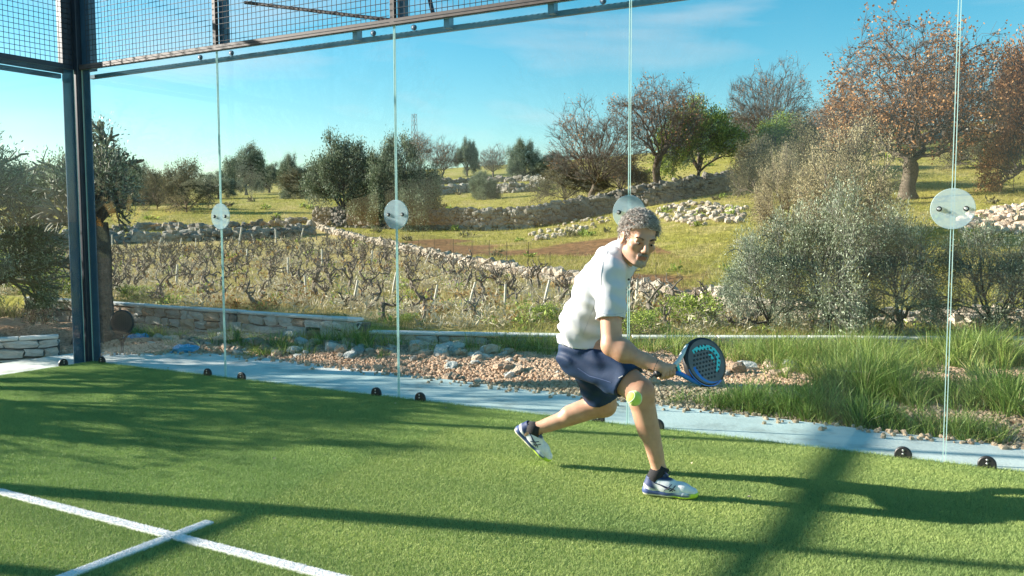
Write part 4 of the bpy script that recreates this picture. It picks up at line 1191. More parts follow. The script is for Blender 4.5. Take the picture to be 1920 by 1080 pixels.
# dry grass and weeds of the vineyard
def scatter(name, label, n, rmin, rmax, cond, H, W, m_, per=5, sig=.05, **k):
    th = rng.uniform(-.62, .60, n); r = rmin * (rmax / rmin) ** rng.uniform(0, 1, n)
    x = CAM[0] + r * np.sin(th + YAW0); y = CAM[1] + r * np.cos(th + YAW0)
    ok = cond(x, y); x, y, r = x[ok], y[ok], r[ok]
    P = np.stack([x, y, zterr(x, y) - .01], 1)
    W2 = np.repeat(np.maximum(W, r * .00042), per)
    v, f = tuft_blades(P, per, sig, H, W2, segs=2, **k)
    tag(obj(name, mesh_from(name, v, f, m_)), label, 'grass', None, 'stuff')
invy = lambda x, y: pt_poly(x, y, VINE_POLY) & (wall_side(x, y) > .3)
scatter('dry_grass', 'straw coloured grass between the vines', 40000, 8.5, 46, invy, .13, .006, m_dry, 5, .10, lean=.6, bend=.8)
scatter('green_weeds', 'low green weeds between the vines', 15000, 8.5, 46, lambda x, y: invy(x, y) & (vnoise(np.stack([x, y], -1), .8, 31) > .55), .13, .008, m_field, 6, .10, lean=.6, bend=.8)
outf = lambda x, y: (~pt_poly(x, y, VINE_POLY)) & (wall_side(x, y) > .4) & ~(pt_poly(x, y, RED_POLY) & (vnoise(np.stack([x, y], -1), .35, 9) > .5))
scatter('field_grass', 'short grass of the rising fields', 52000, 10, 110, outf, .13, .008, m_field, 5, .16, lean=.6, bend=.7)
scatter('dry_grass', 'dry stems in the fields', 9000, 12, 80, outf, .2, .006, m_dry, 4, .16, lean=.6, bend=.7)
# low clumps of weeds and dry stalks
m_greyweed = mat('grey_weed', (.32, .27, .17), (.66, .57, .42), rough=.9, island=True, c=(.48, .40, .27), trans=.2)
m_rust = mat('rust_weed', (.20, .10, .03), (.44, .26, .08), rough=.9, island=True, c=(.32, .17, .05), trans=.2)
def clumps(name, label, n, rmin, rmax, cond, size, m_, per, ll, lw, up):
    th = rng.uniform(-.6, .58, n); r = rmin * (rmax / rmin) ** rng.uniform(0, 1, n)
    x = CAM[0] + r * np.sin(th + YAW0); y = CAM[1] + r * np.cos(th + YAW0); ok = cond(x, y); x, y, r = x[ok], y[ok], r[ok]
    sz = size * rng.uniform(.4, 1.3, len(x)); k = np.repeat(np.arange(len(x)), per)
    off = rng.normal(0, 1, (len(k), 3)) * np.array([.45, .45, .3]); off[:, 2] = np.abs(off[:, 2])
    P = np.stack([x, y, zterr(x, y)], 1)[k] + off * sz[k][:, None]
    v, f = leaf_quads(P, ll * np.maximum(1, r[k] / 20), lw * np.maximum(1, r[k] / 20), up)
    tag(obj(name, mesh_from(name, v, f, m_)), label, 'weeds', None, 'stuff')
clumps('dry_weeds', 'greyish dry weeds among the vines', 1500, 8.7, 44, invy, .34, m_greyweed, 50, .10, .018, .5)
clumps('green_weeds', 'dark green weed clumps among the vines', 260, 8.7, 44, invy, .26, m_greenleaf, 50, .07, .03, .4)
clumps('rust_weeds', 'rusty dry weed patches among the vines', 350, 8.7, 44, invy, .26, m_rust, 50, .08, .03, .4)
clumps('dry_weeds', 'dry weed clumps scattered over the fields', 200, 12, 90, outf, .3, m_dull, 40, .12, .04, .4)
clumps('green_weeds', 'greener weed clumps scattered over the fields', 90, 12, 90, outf, .25, m_greenleaf, 40, .12, .05, .3)
# low leafy weeds beside the walls
def weed(px, py, h, label, key='green', sx=1.0, rz=0.0):
    tree(key, 'leafy_weed', label, 'weed', px, py, h, rz, sx)
tree_proto('weed', 111, .6, .008, .1, 3, [9, 5, 4], m_greenleaf, 6, .04, .05, .026, 1.0, spread=1.3, trop=.05, ratio=.62, minr=.002, limb_ang=(15, 80))
for k, (px, py, h, lb) in enumerate(((1200, 630, 46, 'leafy weed behind the low wall right of the player'), (1290, 612, 58, 'leafy bush weed above the racket'), (1010, 608, 36, 'leafy weed behind the wall left of the player'),
        (40, 540, 60, 'yellow green bush through the side glass at the left'), (95, 552, 42, 'yellow green bush beside the corner post'), (10, 520, 50, 'yellow green bush at the very left edge'), (255, 562, 26, 'low weed on top of the shaded wall'), (765, 612, 24, 'low weed behind the lower wall'))):
    weed(px, py, h, lb, 'weed', 1.5, k * .9)
# ================================================================== the player
class SDF:
    """signed distance on a grid, joined smoothly from tapered capsules and ellipsoids"""
    def __init__(s, lo, hi, h):
        s.lo = np.array(lo, float); s.h = h
        s.n = np.ceil((np.array(hi) - s.lo) / h).astype(int) + 1
        s.D = np.full(s.n, .25, np.float32)
    def _sl(s, lo, hi):
        a = np.maximum(np.floor((np.array(lo) - s.lo) / s.h).astype(int), 0); b = np.minimum(np.ceil((np.array(hi) - s.lo) / s.h).astype(int) + 1, s.n)
        sl = tuple(slice(int(a[k]), int(max(b[k], a[k] + 1))) for k in range(3))
        ax = [s.lo[k] + s.h * np.arange(sl[k].start, sl[k].stop) for k in range(3)]
        return sl, np.stack(np.meshgrid(*ax, indexing='ij'), -1)
    def _join(s, sl, d, k, sub=False):
        o = s.D[sl]
        if o.size == 0: return
        if sub:
            hh = np.clip(.5 - .5 * (o + d) / k, 0, 1); s.D[sl] = o * (1 - hh) - d * hh + k * hh * (1 - hh)
        else:
            hh = np.clip(.5 + .5 * (o - d) / k, 0, 1); s.D[sl] = o * (1 - hh) + d * hh - k * hh * (1 - hh)
    def cap(s, a, b, r0, r1, k=.02, sub=False):
        a = np.array(a, float); b = np.array(b, float); m_ = max(r0, r1) + 2.2 * k + .02
        sl, P = s._sl(np.minimum(a, b) - m_, np.maximum(a, b) + m_)
        ba = b - a; t = np.clip(((P - a) @ ba) / (ba @ ba), 0, 1)
        d = np.linalg.norm(P - a - t[..., None] * ba, axis=-1) - (r0 + (r1 - r0) * t)
        s._join(sl, d, k, sub); return s
    def ell(s, c, r, k=.02, M=None, sub=False):
        c = np.array(c, float); r = np.array(r, float); m_ = r.max() + 2.2 * k + .02
        sl, P = s._sl(c - m_, c + m_)
        q = P - c
        if M is not None: q = q @ np.array(M)          # columns of M = local axes
        k0 = np.linalg.norm(q / r, axis=-1); k1 = np.linalg.norm(q / (r * r), axis=-1) + 1e-9
        s._join(sl, k0 * (k0 - 1) / k1, k, sub); return s
    def cut(s, p, n, k=.003):
        """keep the side the normal points away from"""
        n = np.array(n, float); n /= np.linalg.norm(n)
        sl, P = s._sl(s.lo, s.lo + s.h * s.n)
        d = (P - np.array(p)) @ n; s.D = np.maximum(s.D, d.astype(np.float32)); return s
    def grid(s):
        return s._sl(s.lo, s.lo + s.h * s.n)[1]
    def mesh(s, name, m_):
        D = s.D; D = D.copy(); D[0] = D[-1] = .1; D[:, 0] = D[:, -1] = .1; D[:, :, 0] = D[:, :, -1] = .1
        sg = D < 0; c = np.zeros(np.array(D.shape) - 1, np.int8)
        for i in (0, 1):
            for j in (0, 1):
                for k in (0, 1): c += sg[i:i + c.shape[0], j:j + c.shape[1], k:k + c.shape[2]]
        act = (c > 0) & (c < 8); idx = np.argwhere(act); vid = -np.ones(c.shape, np.int64); vid[act] = np.arange(len(idx))
        acc = np.zeros((len(idx), 3)); cnt = np.zeros(len(idx))
        cor = [(i, j, k) for i in (0, 1) for j in (0, 1) for k in (0, 1)]
        val = {q: D[idx[:, 0] + q[0], idx[:, 1] + q[1], idx[:, 2] + q[2]] for q in cor}
        for q in cor:
            for ax in range(3):
                if q[ax]: continue
                q2 = list(q); q2[ax] = 1; q2 = tuple(q2); a, b = val[q], val[q2]
                x = (a < 0) != (b < 0); t = np.where(x, a / (a - b + 1e-12), 0)
                p = np.array(q, float)[None].repeat(len(idx), 0); p[:, ax] += t
                acc[x] += p[x]; cnt[x] += 1
        v = (idx + acc / cnt[:, None]) * s.h + s.lo
        F = []
        for ax in range(3):
            a1, a2 = (ax + 1) % 3, (ax + 2) % 3
            A = np.take(sg, range(0, sg.shape[ax] - 1), ax); B = np.take(sg, range(1, sg.shape[ax]), ax)
            e = np.argwhere(A != B); e = e[(e[:, a1] > 0) & (e[:, a2] > 0)]
            e = e[(e[:, a1] < c.shape[a1]) & (e[:, a2] < c.shape[a2])]
            def cell(d1, d2):
                q = e.copy(); q[:, a1] -= d1; q[:, a2] -= d2; return vid[q[:, 0], q[:, 1], q[:, 2]]
            qd = np.stack([cell(1, 1), cell(0, 1), cell(0, 0), cell(1, 0)], 1)
            fl = A[e[:, 0], e[:, 1], e[:, 2]]
            qd[~fl] = qd[~fl][:, ::-1]; F.append(qd)
        return mesh_from(name, v, np.concatenate(F), m_, True), v

FH = np.array([_F[0], _F[1], 0]); FH /= np.linalg.norm(FH)
MO = onz(1252, 918, 0.0); MO[2] = 0.0
def L(px, py, D):
    p = atd(px, py, D) - MO; return np.array([p @ _R, p @ FH, p[2]])
man = thing('person', 'player in white polo and navy shorts lunging low with a racket', 'person', MO, math.atan2(_R[1], _R[0]))
def nrm(v): v = np.array(v, float); return v / np.linalg.norm(v)

m_skin = mat('skin', (.92, .90, .88), (1.06, 1.04, 1.02), rough=.48, scale=14, bump=.12, bscale=220, attr='tone', spec=.4, bdist=.002)
m_skin.node_tree.nodes['Principled BSDF'].inputs['Subsurface Weight'].default_value = .12
m_skin.node_tree.nodes['Principled BSDF'].inputs['Subsurface Radius'].default_value = (.012, .005, .003)
m_shirt = mat('white_jersey', (.55, .56, .58), (.61, .62, .64), rough=.85, scale=5, bump=.15, bscale=300, spec=.2, bdist=.002, sheen=.2)
m_short = mat('navy_cloth', (.007, .022, .062), (.014, .040, .10), rough=.65, scale=6, bump=.25, bscale=120, spec=.3, bdist=.003)
m_sock = mat('black_sock', (.015, .015, .018), (.03, .03, .034), rough=.9, bump=.5, bscale=400, bdist=.002)
m_hair = mat('grey_hair', (.12, .10, .09), (.80, .76, .70), rough=.5, island=True, c=(.45, .41, .37), spec=.4)
m_brow = mat('dark_hair', (.03, .02, .014), (.09, .065, .05), rough=.7, island=True)
m_eye = mat('eye_white', (.42, .38, .35), rough=.2)
m_iris = mat('iris', (.03, .018, .01), rough=.1)

rH, lH = L(1113, 664, 4.63), L(1100, 666, 4.83)
rK, rA = L(1201, 735, 4.43), L(1236, 882, 4.50)
lK, lA = L(1133, 758, 4.96), L(1004, 805, 5.06)
pel = L(1092, 645, 4.73); wst = L(1098, 600, 4.70); che = L(1127, 538, 4.61); uch = L(1149, 494, 4.56); nkb = L(1166, 474, 4.52)
rS, lS = L(1143, 512, 4.38), L(1170, 494, 4.77)
rE, rW = L(1147, 648, 4.30), L(1233, 688, 4.22)
lE, lW = L(1098, 590, 5.02), L(1140, 632, 4.93)
HC = L(1197, 446.5, 4.42); HS = 1.06
th_, ta_, rh_ = R(15), R(15), R(8)
hf = np.array([math.sin(th_) * math.cos(ta_), -math.cos(th_) * math.cos(ta_), -math.sin(ta_)])
hl = nrm(np.cross([0, 0, 1], hf)); hu = np.cross(hf, hl)
hu = hu * math.cos(rh_) + hl * math.sin(rh_); hl = nrm(np.cross(hf, hu)) * -1.0
if hl @ np.cross([0, 0, 1], hf) < 0: hl = -hl
HM = np.stack([hl, hf, hu], 1)                       # columns: his left, face, up
def hp(x, y, z): return HC + HS * (HM @ np.array([x, y, z]))

# racket axis first: the hand closes round the handle
rkA = L(1234, 700.5, 4.20); rkB = L(1326, 678, 4.385)
rk_u = nrm(rkB - rkA)

b = SDF(L(930, 940, 5.0) - [.1, .5, .1], L(1330, 380, 4.3) + [.1, 1.0, .1], .0056)
lo = np.min([lA, rA, rW, lK, HC - .2, rS], 0) - [.12, .2, .14]; hi = np.max([lA, rA, rW, lW, lK, lS, HC + .2], 0) + [.16, .16, .12]
b = SDF(lo, hi, .0056)
# trunk
sh = nrm(lS - rS)
for o_, r0, r1 in ((-.075, .105, .10), (.075, .105, .10), (0, .11, .11)):
    b.cap(pel + sh * o_, wst + sh * o_, .105, .095, .04); b.cap(wst + sh * o_, che + sh * o_ * 1.1, .095, .105, .04); b.cap(che + sh * o_ * 1.1, uch + sh * o_, .105, .085, .04)
b.cap(rS, lS, .06, .06, .05)
b.cap(nkb - [0.0, 0, .03], hp(0, -.025, -.075), .062, .054, .03)
# legs
def leg(Hp, K, A, out):
    b.cap(Hp, K, .095, .066, .035)
    d = nrm(K - Hp); s2 = nrm(A - K)
    bend = nrm(np.cross(np.cross(d, s2), s2)) if np.linalg.norm(np.cross(d, s2)) > .05 else np.array([-1, 0, 0.])
    back = nrm(bend - s2 * (bend @ s2))
    if back @ (Hp - K) < 0: back = -back
    b.cap(Hp + (K - Hp) * .35 - back * .012, Hp + (K - Hp) * .85, .088, .068, .03)
    b.ell(K - back * .012, (.060, .060, .062), .025)
    b.cap(K, A, .058, .037, .03)
    b.cap(K + (A - K) * .14 + back * .018, K + (A - K) * .48 + back * .018, .056, .050, .03)
    b.cap(K + (A - K) * .1 - back * .006, K + (A - K) * .8 - back * .004, .048, .033, .02)
    b.cap(A, A + nrm(A - K) * .05, .034, .034, .02)
leg(rH, rK, rA, 1); leg(lH, lK, lA, -1)
# arms
def arm(S_, E_, W_):
    b.cap(S_, E_, .062, .050, .03); b.ell(S_ + (E_ - S_) * .45, (.058, .058, .065), .03)
    b.cap(E_, W_, .049, .030, .025); b.ell(E_ + (W_ - E_) * .26, (.054, .054, .058), .03); b.cap(E_ + (W_ - E_) * .7, W_, .036, .029, .02)
arm(rS, rE, rW); arm(lS, lE, lW)
# right hand round the handle
fd = nrm(rW - rE)
hx = rk_u; hz = nrm(np.cross(hx, [0, 1, 0])); hz = hz if hz[2] > 0 else -hz; hy = np.cross(hz, hx)     # hx handle, hz up, hy depth
if hy[1] < 0: hy = -hy
Hc = rkA + hx * .045                                   # grip centre
palm0, palm1 = rW + fd * .012, Hc - hx * .01 + hz * .016 - hy * .004
b.cap(rW, rW + (palm1 - rW) * .5, .027, .029, .02)
for off in (-.026, 0.0, .024):
    b.cap(rW + fd * .02 + hx * off * .4, Hc + hx * off + hz * .020 - hy * .012, .019, .017, .015)
GR = .0175
for q, (off, fr_) in enumerate(((.036, .0098), (.013, .0102), (-.010, .0098), (-.031, .0088))):
    pts_ = []
    for a in np.linspace(100, -150, 7):
        rr_ = GR + fr_ * .9
        pts_.append(Hc + hx * (off + .004 * math.sin(R(a))) + hz * math.sin(R(a)) * rr_ - hy * math.cos(R(a)) * rr_)
    for i in range(6): b.cap(pts_[i], pts_[i + 1], fr_ * (1.0 if i < 2 else .92), fr_ * (.95 if i < 4 else .85), .004)
tb = rW + fd * .035 + hz * .008 + hy * .014
for p_, q_, r0, r1 in ((tb, Hc + hx * .03 + hz * .022 + hy * .016, .014, .012), (Hc + hx * .03 + hz * .022 + hy * .016, Hc + hx * .062 + hz * .020 - hy * .006, .0115, .0095)): b.cap(p_, q_, r0, r1, .006)
# left hand, relaxed behind the body
ld = nrm(lW - lE); lx = nrm(np.cross(ld, [0, 1, 0])); ly = np.cross(lx, ld)
b.cap(lW, lW + ld * .07, .027, .026, .015)
for o_ in (-.028, -.010, .010, .027):
    p0 = lW + ld * .075 + lx * o_; ln_ = .078 - abs(o_ - .008) * .55
    p1 = p0 + ld * ln_ * .5 + ly * .012; p2 = p1 + ld * ln_ * .45 + ly * .028
    b.cap(p0 - ld * .02, p1, .0102, .009, .005); b.cap(p1, p2, .009, .0075, .003)
b.cap(lW + ld * .02 - lx * .02, lW + ld * .06 - lx * .05 + ly * .01, .012, .010, .008); b.cap(lW + ld * .06 - lx * .05 + ly * .01, lW + ld * .09 - lx * .058 + ly * .02, .0098, .008, .003)
# head
def he(c, r, k=.02, sub=False): b.ell(hp(*c), np.array(r) * HS, k, HM, sub)
def hc(a, q, r0, r1, k=.01, sub=False): b.cap(hp(*a), hp(*q), r0 * HS, r1 * HS, k, sub)
he((0, -.012, .035), (.076, .097, .088), .02)
he((0, .025, -.04), (.061, .066, .080), .03)
hc((-.048, .01, -.065), (-.018, .072, -.103), .020, .018, .025); hc((.048, .01, -.065), (.018, .072, -.103), .020, .018, .025)
he((0, .077, -.105), (.022, .018, .017), .02)
hc((-.036, .079, .020), (.036, .079, .020), .013, .013, .02)
for sx in (-1, 1):
    he((sx * .045, .062, -.026), (.022, .022, .018), .02)
    he((sx * .032, .098, -.002), (.017, .013, .0115), .010, True)
    hc((sx * .018, .0885, .0045), (sx * .046, .080, .0040), .0068, .006, .005)
    hc((sx * .021, .0875, -.011), (sx * .043, .0805, -.010), .004, .004, .005)
    he((sx * .0125, .1035, -.039), (.0085, .0105, .0085), .006)
    he((sx * .079, -.006, -.008), (.010, .021, .034), .008)
    he((sx * .086, -.002, -.006), (.006, .010, .018), .006, True)
hc((0, .090, .012), (0, .1145, -.034), .0095, .0125, .012)
hc((-.020, .0895, -.0665), (.020, .0895, -.0665), .0065, .0065, .008); hc((-.010, .0945, -.0655), (.010, .0945, -.0655), .006, .006, .006)
hc((-.016, .0885, -.0785), (.016, .0885, -.0785), .007, .007, .008)
hc((-.024, .0985, -.0718), (.024, .0985, -.0718), .0028, .0028, .003, True)
me, v = b.mesh('body', m_skin)
hv = ((v - HC) @ HM) / HS
tone = np.tile(np.array([.53, .305, .205]), (len(v), 1))
nb = vnoise(v, 90, 3)
hd = np.linalg.norm(hv - [0, .02, -.01], axis=1) < .155
def paint(mask, c, a=1.0):
    a_ = (np.clip(mask, 0, 1) * a)[:, None]; tone[:] = tone * (1 - a_) + np.array(c) * a_
face = hd & (hv[:, 1] > -.03)
jaw = sstep(-.045, -.072, hv[:, 2]) * sstep(.0, .04, hv[:, 1]) * hd
must = sstep(.021, .012, np.abs(hv[:, 2] + .0555)) * sstep(.034, .024, np.abs(hv[:, 0])) * sstep(.05, .07, hv[:, 1]) * hd
paint(jaw, (.33, .225, .17), .65 * (.55 + .6 * nb)); paint(must, (.18, .125, .095), .7 * (.5 + .6 * nb))
chin_ = sstep(.03, .015, np.abs(hv[:, 0])) * sstep(-.085, -.093, hv[:, 2]) * sstep(.05, .07, hv[:, 1]) * hd
paint(chin_, (.36, .32, .29), .7)
lips = sstep(.012, .008, np.abs(hv[:, 2] + .0725)) * sstep(.025, .019, np.abs(hv[:, 0])) * sstep(.078, .086, hv[:, 1]) * hd
paint(lips, (.36, .13, .10), .85)
paint(sstep(.02, .01, np.hypot(np.abs(hv[:, 0]) - .032, hv[:, 2] + .001)) * sstep(.06, .07, hv[:, 1]) * hd, (.33, .165, .11), .6)
paint(sstep(-.02, .0, hv[:, 2]) * sstep(.03, .0, np.abs(hv[:, 1] + .01)) * 0, (.5, .2, .15))
mot = vnoise(v, 28, 5) * .6 + vnoise(v, 70, 6) * .4; tone *= (1 + (mot[:, None] - .5) * np.array([.22, .36, .40])); lk = np.minimum(np.linalg.norm(v - rK, axis=1), np.linalg.norm(v - lK, axis=1)); paint(sstep(.085, .04, lk), (.46, .23, .15), .5)
ca = me.color_attributes.new('tone', 'FLOAT_COLOR', 'POINT')
ca.data.foreach_set('color', np.concatenate([tone, np.ones((len(tone), 1))], 1).astype(np.float32).ravel())
obj('body', me, man)
for sx in (-1, 1):
    s = MB(); c_ = hp(sx * .032, .0765, -.0025); r_ = .0122 * HS
    P = [c_ + hf * r_ * math.cos(a) for a in np.linspace(math.pi, 0, 9)]; s.tube(P, [max(1e-4, r_ * math.sin(a)) for a in np.linspace(math.pi, 0, 9)], 14, False)
    e = s.build('eye', m_eye, man, True)
    gz_ = nrm(hf - .45 * np.array([0, 0, 1.0])); MB().disc(c_ + gz_ * (r_ * .93), gz_, .0058 * HS, .004, 14).build('iris', m_iris, e)

# hair: a cap of short curls, grey with darker and paler locks
def strands(dirs_fn, n, ln, rad, curl, name, m_, seed):
    rs_ = np.random.default_rng(seed); ch = []
    while len(ch) < n:
        p, nr_ = dirs_fn(rs_)
        if p is None: continue
        a = nrm(np.cross(nr_, rs_.normal(size=3))); c2 = np.cross(nr_, a); k = 7; tt = np.linspace(0, 1, k); ph = rs_.uniform(0, 6.28); L_ = ln * rs_.uniform(.6, 1.3)
        flow = nrm(hf * .5 + hl * rs_.normal(0, .5) + nr_ * 1.0 - hu * .1)
        q = p[None] + flow[None] * (L_ * tt)[:, None] * .8 + (a[None] * np.cos(ph + tt * curl)[:, None] + c2[None] * np.sin(ph + tt * curl)[:, None]) * (L_ * .28 * tt ** .6)[:, None]
        ch.append((q, rad * (1 - .75 * tt ** 2)))
    v_, f_ = fast_tubes(ch, 3); return obj(name, mesh_from(name, v_, f_, m_), man)
def scalp(rs_):
    d = rs_.normal(size=3); d /= np.linalg.norm(d)
    q = np.array([0, -.012, .035]) + d * np.array([.077, .098, .089])
    x, y, z = q
    line = .083 - .02 * (abs(x) / .07) ** 2 if y > .03 else (.03 if y > .0 else -.045 + .3 * max(0, y + .02))
    if y > -.03 and y <= .03 and z < .03 + (.0 if y > 0 else 0): return None, None
    if z < line - .012 or z < -.05: return None, None
    return HC + HS * (HM @ q), HM @ nrm(d)
strands(scalp, 3000, .033, .0016, 5.5, 'hair', m_hair, 5)
def side_hair(rs_):
    d = rs_.normal(size=3); d /= np.linalg.norm(d); q = np.array([0, -.012, .035]) + d * np.array([.077, .098, .089])
    if not (-.06 < q[2] < .05 and q[1] < .035): return None, None
    if abs(q[0]) > .06 and q[1] > -.03 and q[2] < .015 and not (q[1] > .01 and q[2] > -.03): return None, None
    return HC + HS * (HM @ q), HM @ nrm(d + [0, -.2, -.6])
strands(side_hair, 1300, .016, .0017, 2.0, 'hair', m_hair, 6)
def brow_f(rs_):
    sx = rs_.choice((-1, 1)); t = rs_.uniform(0, 1); q = (sx * (.014 + .038 * t), .0925 - .014 * t * t, .0155 + .007 * math.sin(t * 2.4) + rs_.normal(0, .0018))
    return hp(*q), nrm(hl * sx * .9 + hf * .45 + hu * .15)
strands(brow_f, 260, .008, .0010, .6, 'eyebrow', m_brow, 7)
def beard_f(rs_):
    if rs_.random() < .55:
        x = rs_.uniform(-.027, .027); q = (x, .0985 - abs(x) * .35, -.0555 + rs_.normal(0, .0035) - abs(x) * .12)
    else:
        x = rs_.normal(0, .013); q = (x, .0935 - abs(x) * .3, -.1 + rs_.normal(0, .009))
    return hp(*q), nrm(-hu * .8 + hf * .5 + hl * rs_.normal(0, .3))
strands(beard_f, 520, .009, .0009, .8, 'beard', m_hair, 8)

# ---------------- polo shirt
hip_d = nrm(pel - wst)
def fold(P, amp, f1, f2, ax1, ax2, seed):
    u = P @ ax1; w2 = P @ ax2; n_ = vnoise(P.reshape(-1, 3), 7, seed).reshape(P.shape[:-1])
    return amp * np.sin(u * f1 + w2 * f2 + n_ * 9.0) * (.35 + .65 * vnoise(P.reshape(-1, 3), 4.5, seed + 3).reshape(P.shape[:-1]))
lo = np.min([pel, rE, rS, lS], 0) - [.26, .26, .14]; hi = np.max([pel, rS, lS, nkb, lE], 0) + [.2, .22, .12]
g = SDF(lo, hi, .0062)
for o_ in (-.08, .0, .08):
    g.cap(pel + sh * o_ + hip_d * .03, wst + sh * o_, .122, .112, .05); g.cap(wst + sh * o_, che + sh * o_ * 1.1, .112, .114, .05); g.cap(che + sh * o_ * 1.1, uch + sh * o_, .116, .088, .05)
g.cap(rS + [0, 0, .006], lS + [0, 0, .006], .066, .066, .06)
g.cap(uch, nkb, .095, .074, .04)
cr_ = rS + (rE - rS) * .64; cl_ = lS + (lE - lS) * .62
g.cap(rS, cr_ + (rE - rS) * .1, .078, .076, .035); g.cap(lS, cl_ + (lE - lS) * .1, .074, .070, .035)
P = g.grid()
near_hem = np.clip(1 - np.abs((P - pel) @ hip_d + .06) / .14, 0, 1)
axd = nrm(che - pel)
g.D += (fold(P, .0030, 40, 35, axd, np.array([.3, .9, .3]), 3) + near_hem * fold(P, .010, 85, 25, axd, np.array([.5, .6, -.4]), 5) + fold(P, .0055, 34, 60, np.array([.8, .2, .5]), axd, 8)).astype(np.float32)
# sleeve and hem openings
ru = nrm(rE - rS); lu = nrm(lE - lS)
def cut_local(G, p, n, rad):
    sl, Q = G._sl(np.array(p) - rad, np.array(p) + rad); d = (Q - p) @ nrm(n)
    near = np.linalg.norm((Q - p) - d[..., None] * nrm(n), axis=-1) < rad * .72
    o = G.D[sl]; G.D[sl] = np.where(near, np.maximum(o, d), o)
cut_local(g, cr_, ru, .16); cut_local(g, cl_, lu, .16)
g.cap(cr_ - ru * .03, cr_ + ru * .05, .062, .066, .004, True); g.cap(cl_ - lu * .03, cl_ + lu * .05, .056, .060, .004, True)
hem = L(1085, 641, 4.73); hn = nrm(np.array([-.05, 0, -1.0]) * 1.0 + hip_d * .35)
sl, Q = g._sl(pel - .34, pel + .34); dd_ = (Q - hem) @ hn
reg = np.linalg.norm(Q - rE, axis=-1) > .14
g.D[sl] = np.where(reg, np.maximum(g.D[sl], dd_ + .006 * np.sin(Q[..., 1] * 40)), g.D[sl])
# neck opening
nd_ = nrm(hp(0, -.02, -.08) - nkb)
g.cap(nkb + nd_ * .03, nkb + nd_ * .16, .066, .075, .01, True)
me, _ = g.mesh('shirt', m_shirt); shirt = obj('shirt', me, man)
# collar: two flaps round the neck
s = MB(); nn = 26; ringv = []
ca_ = nrm(np.cross(nd_, sh)); 
for i in range(nn):
    a = 2 * math.pi * i / nn; dr = ca_ * math.cos(a) + sh * math.sin(a)
    front_ = max(0, dr @ nrm(hf)) 
    c0 = nkb + nd_ * (.012 - .02 * front_)
    ringv += [c0 + dr * .070 + nd_ * .034, c0 + dr * .079 + nd_ * .030, c0 + dr * (.098 + .006 * math.sin(3 * a)) - nd_ * (.006 + .028 * front_), c0 + dr * .090 - nd_ * (.010 + .028 * front_)]
f_ = []
for i in range(nn):
    for j in range(4): f_.append((i * 4 + j, i * 4 + (j + 1) % 4, ((i + 1) % nn) * 4 + (j + 1) % 4, ((i + 1) % nn) * 4 + j))
s.add(ringv, f_); s.build('collar', m_shirt, shirt, True)
# dark neck cord
s = MB(); P_ = [nkb + nd_ * (.045 - .03 * max(0, (ca_ * math.cos(a) + sh * math.sin(a)) @ hf)) + (ca_ * math.cos(a) + sh * math.sin(a)) * .071 for a in np.linspace(0, 2 * math.pi, 30)]
s.tube(P_, .0022, 5, False); s.build('neck_cord', m_black, man)
for k in range(2):
    p_ = L(1180 - k * 2, 518 + k * 16, 4.40); 
MB().disc(L(1179, 524, 4.405), (0.4, -1, 0), .006, .004, 12).build('button', m_black, shirt)
MB().disc(L(1176, 540, 4.40), (0.4, -1, 0), .0045, .004, 12).build('button', m_bolt, shirt)

# ---------------- shorts
lo = np.min([pel, rH, lH, rK, lK], 0) - [.24, .24, .12]; hi = np.max([pel, rK, lK, lH], 0) + [.2, .24, .2]
g = SDF(lo, hi, .0062)
for o_ in (-.08, .0, .08): g.cap(pel + sh * o_ - hip_d * .06, pel + sh * o_ + hip_d * .05, .100, .114, .05)
hr, hl2 = rH + (rK - rH) * .76, lH + (lK - lH) * .86
rd, ldn = nrm(rK - rH), nrm(lK - lH)
g.cap(rH, hr + rd * .04, .113, .094, .05); g.cap(lH, hl2 + ldn * .04, .112, .094, .05)
g.cap(rH + [-.03, 0, -.03], rH + (rK - rH) * .45 + [-.02, 0, -.03], .10, .08, .05)
P = g.grid()
g.D += (fold(P, .006, 45, 45, nrm([.6, .1, -.6]), nrm([.5, .7, .5]), 11) + fold(P, .006, 70, 10, nrm([.25, .1, .9]), nrm([1, .2, 0]), 14)).astype(np.float32)
cut_local(g, hr, rd, .19); cut_local(g, hl2, ldn, .19)
g.cap(hr - rd * .05, hr + rd * .06, .079, .084, .004, True); g.cap(hl2 - ldn * .05, hl2 + ldn * .06, .079, .084, .004, True)
g.cut(pel - hip_d * .035, -hip_d)
me, _ = g.mesh('shorts', m_short); shorts = obj('shorts', me, man)
# pale piping on the near leg and small mark by the hem
m_pipe = mat('piping', (.09, .13, .26), rough=.6)
from mathutils.bvhtree import BVHTree
bv_s = BVHTree.FromPolygons([tuple(q.co) for q in me.vertices], [tuple(p.vertices) for p in me.polygons])
def on_mesh(bv, px, py, D=4.2, back=1.2, lift=.001):
    o_ = L(px, py, D - back); d_ = nrm(L(px, py, D + 1) - o_)
    h_ = bv.ray_cast(Vector(o_), Vector(d_))
    return None if h_[0] is None else np.array(h_[0]) - d_ * lift
def surf_line(bv, pts, rad, name, m_, parent, n=5):
    Q = []
    for a, c in zip(pts[:-1], pts[1:]):
        for t in np.linspace(0, 1, 7)[:-1]:
            q = on_mesh(bv, a[0] + (c[0] - a[0]) * t, a[1] + (c[1] - a[1]) * t)
            if q is not None: Q.append(q)
    if len(Q) > 2: MB().tube(Q, rad, n).build(name, m_, parent)
surf_line(bv_s, [(1083, 690), (1105, 705), (1130, 712), (1148, 718)], .0015, 'piping', m_pipe, shorts)
surf_line(bv_s, [(1160, 709), (1169, 704)], .0022, 'hem_mark', m_shirt, shorts)
bvh_sh = BVHTree.FromPolygons([tuple(q.co) for q in shirt.data.vertices], [tuple(p.vertices) for p in shirt.data.polygons])
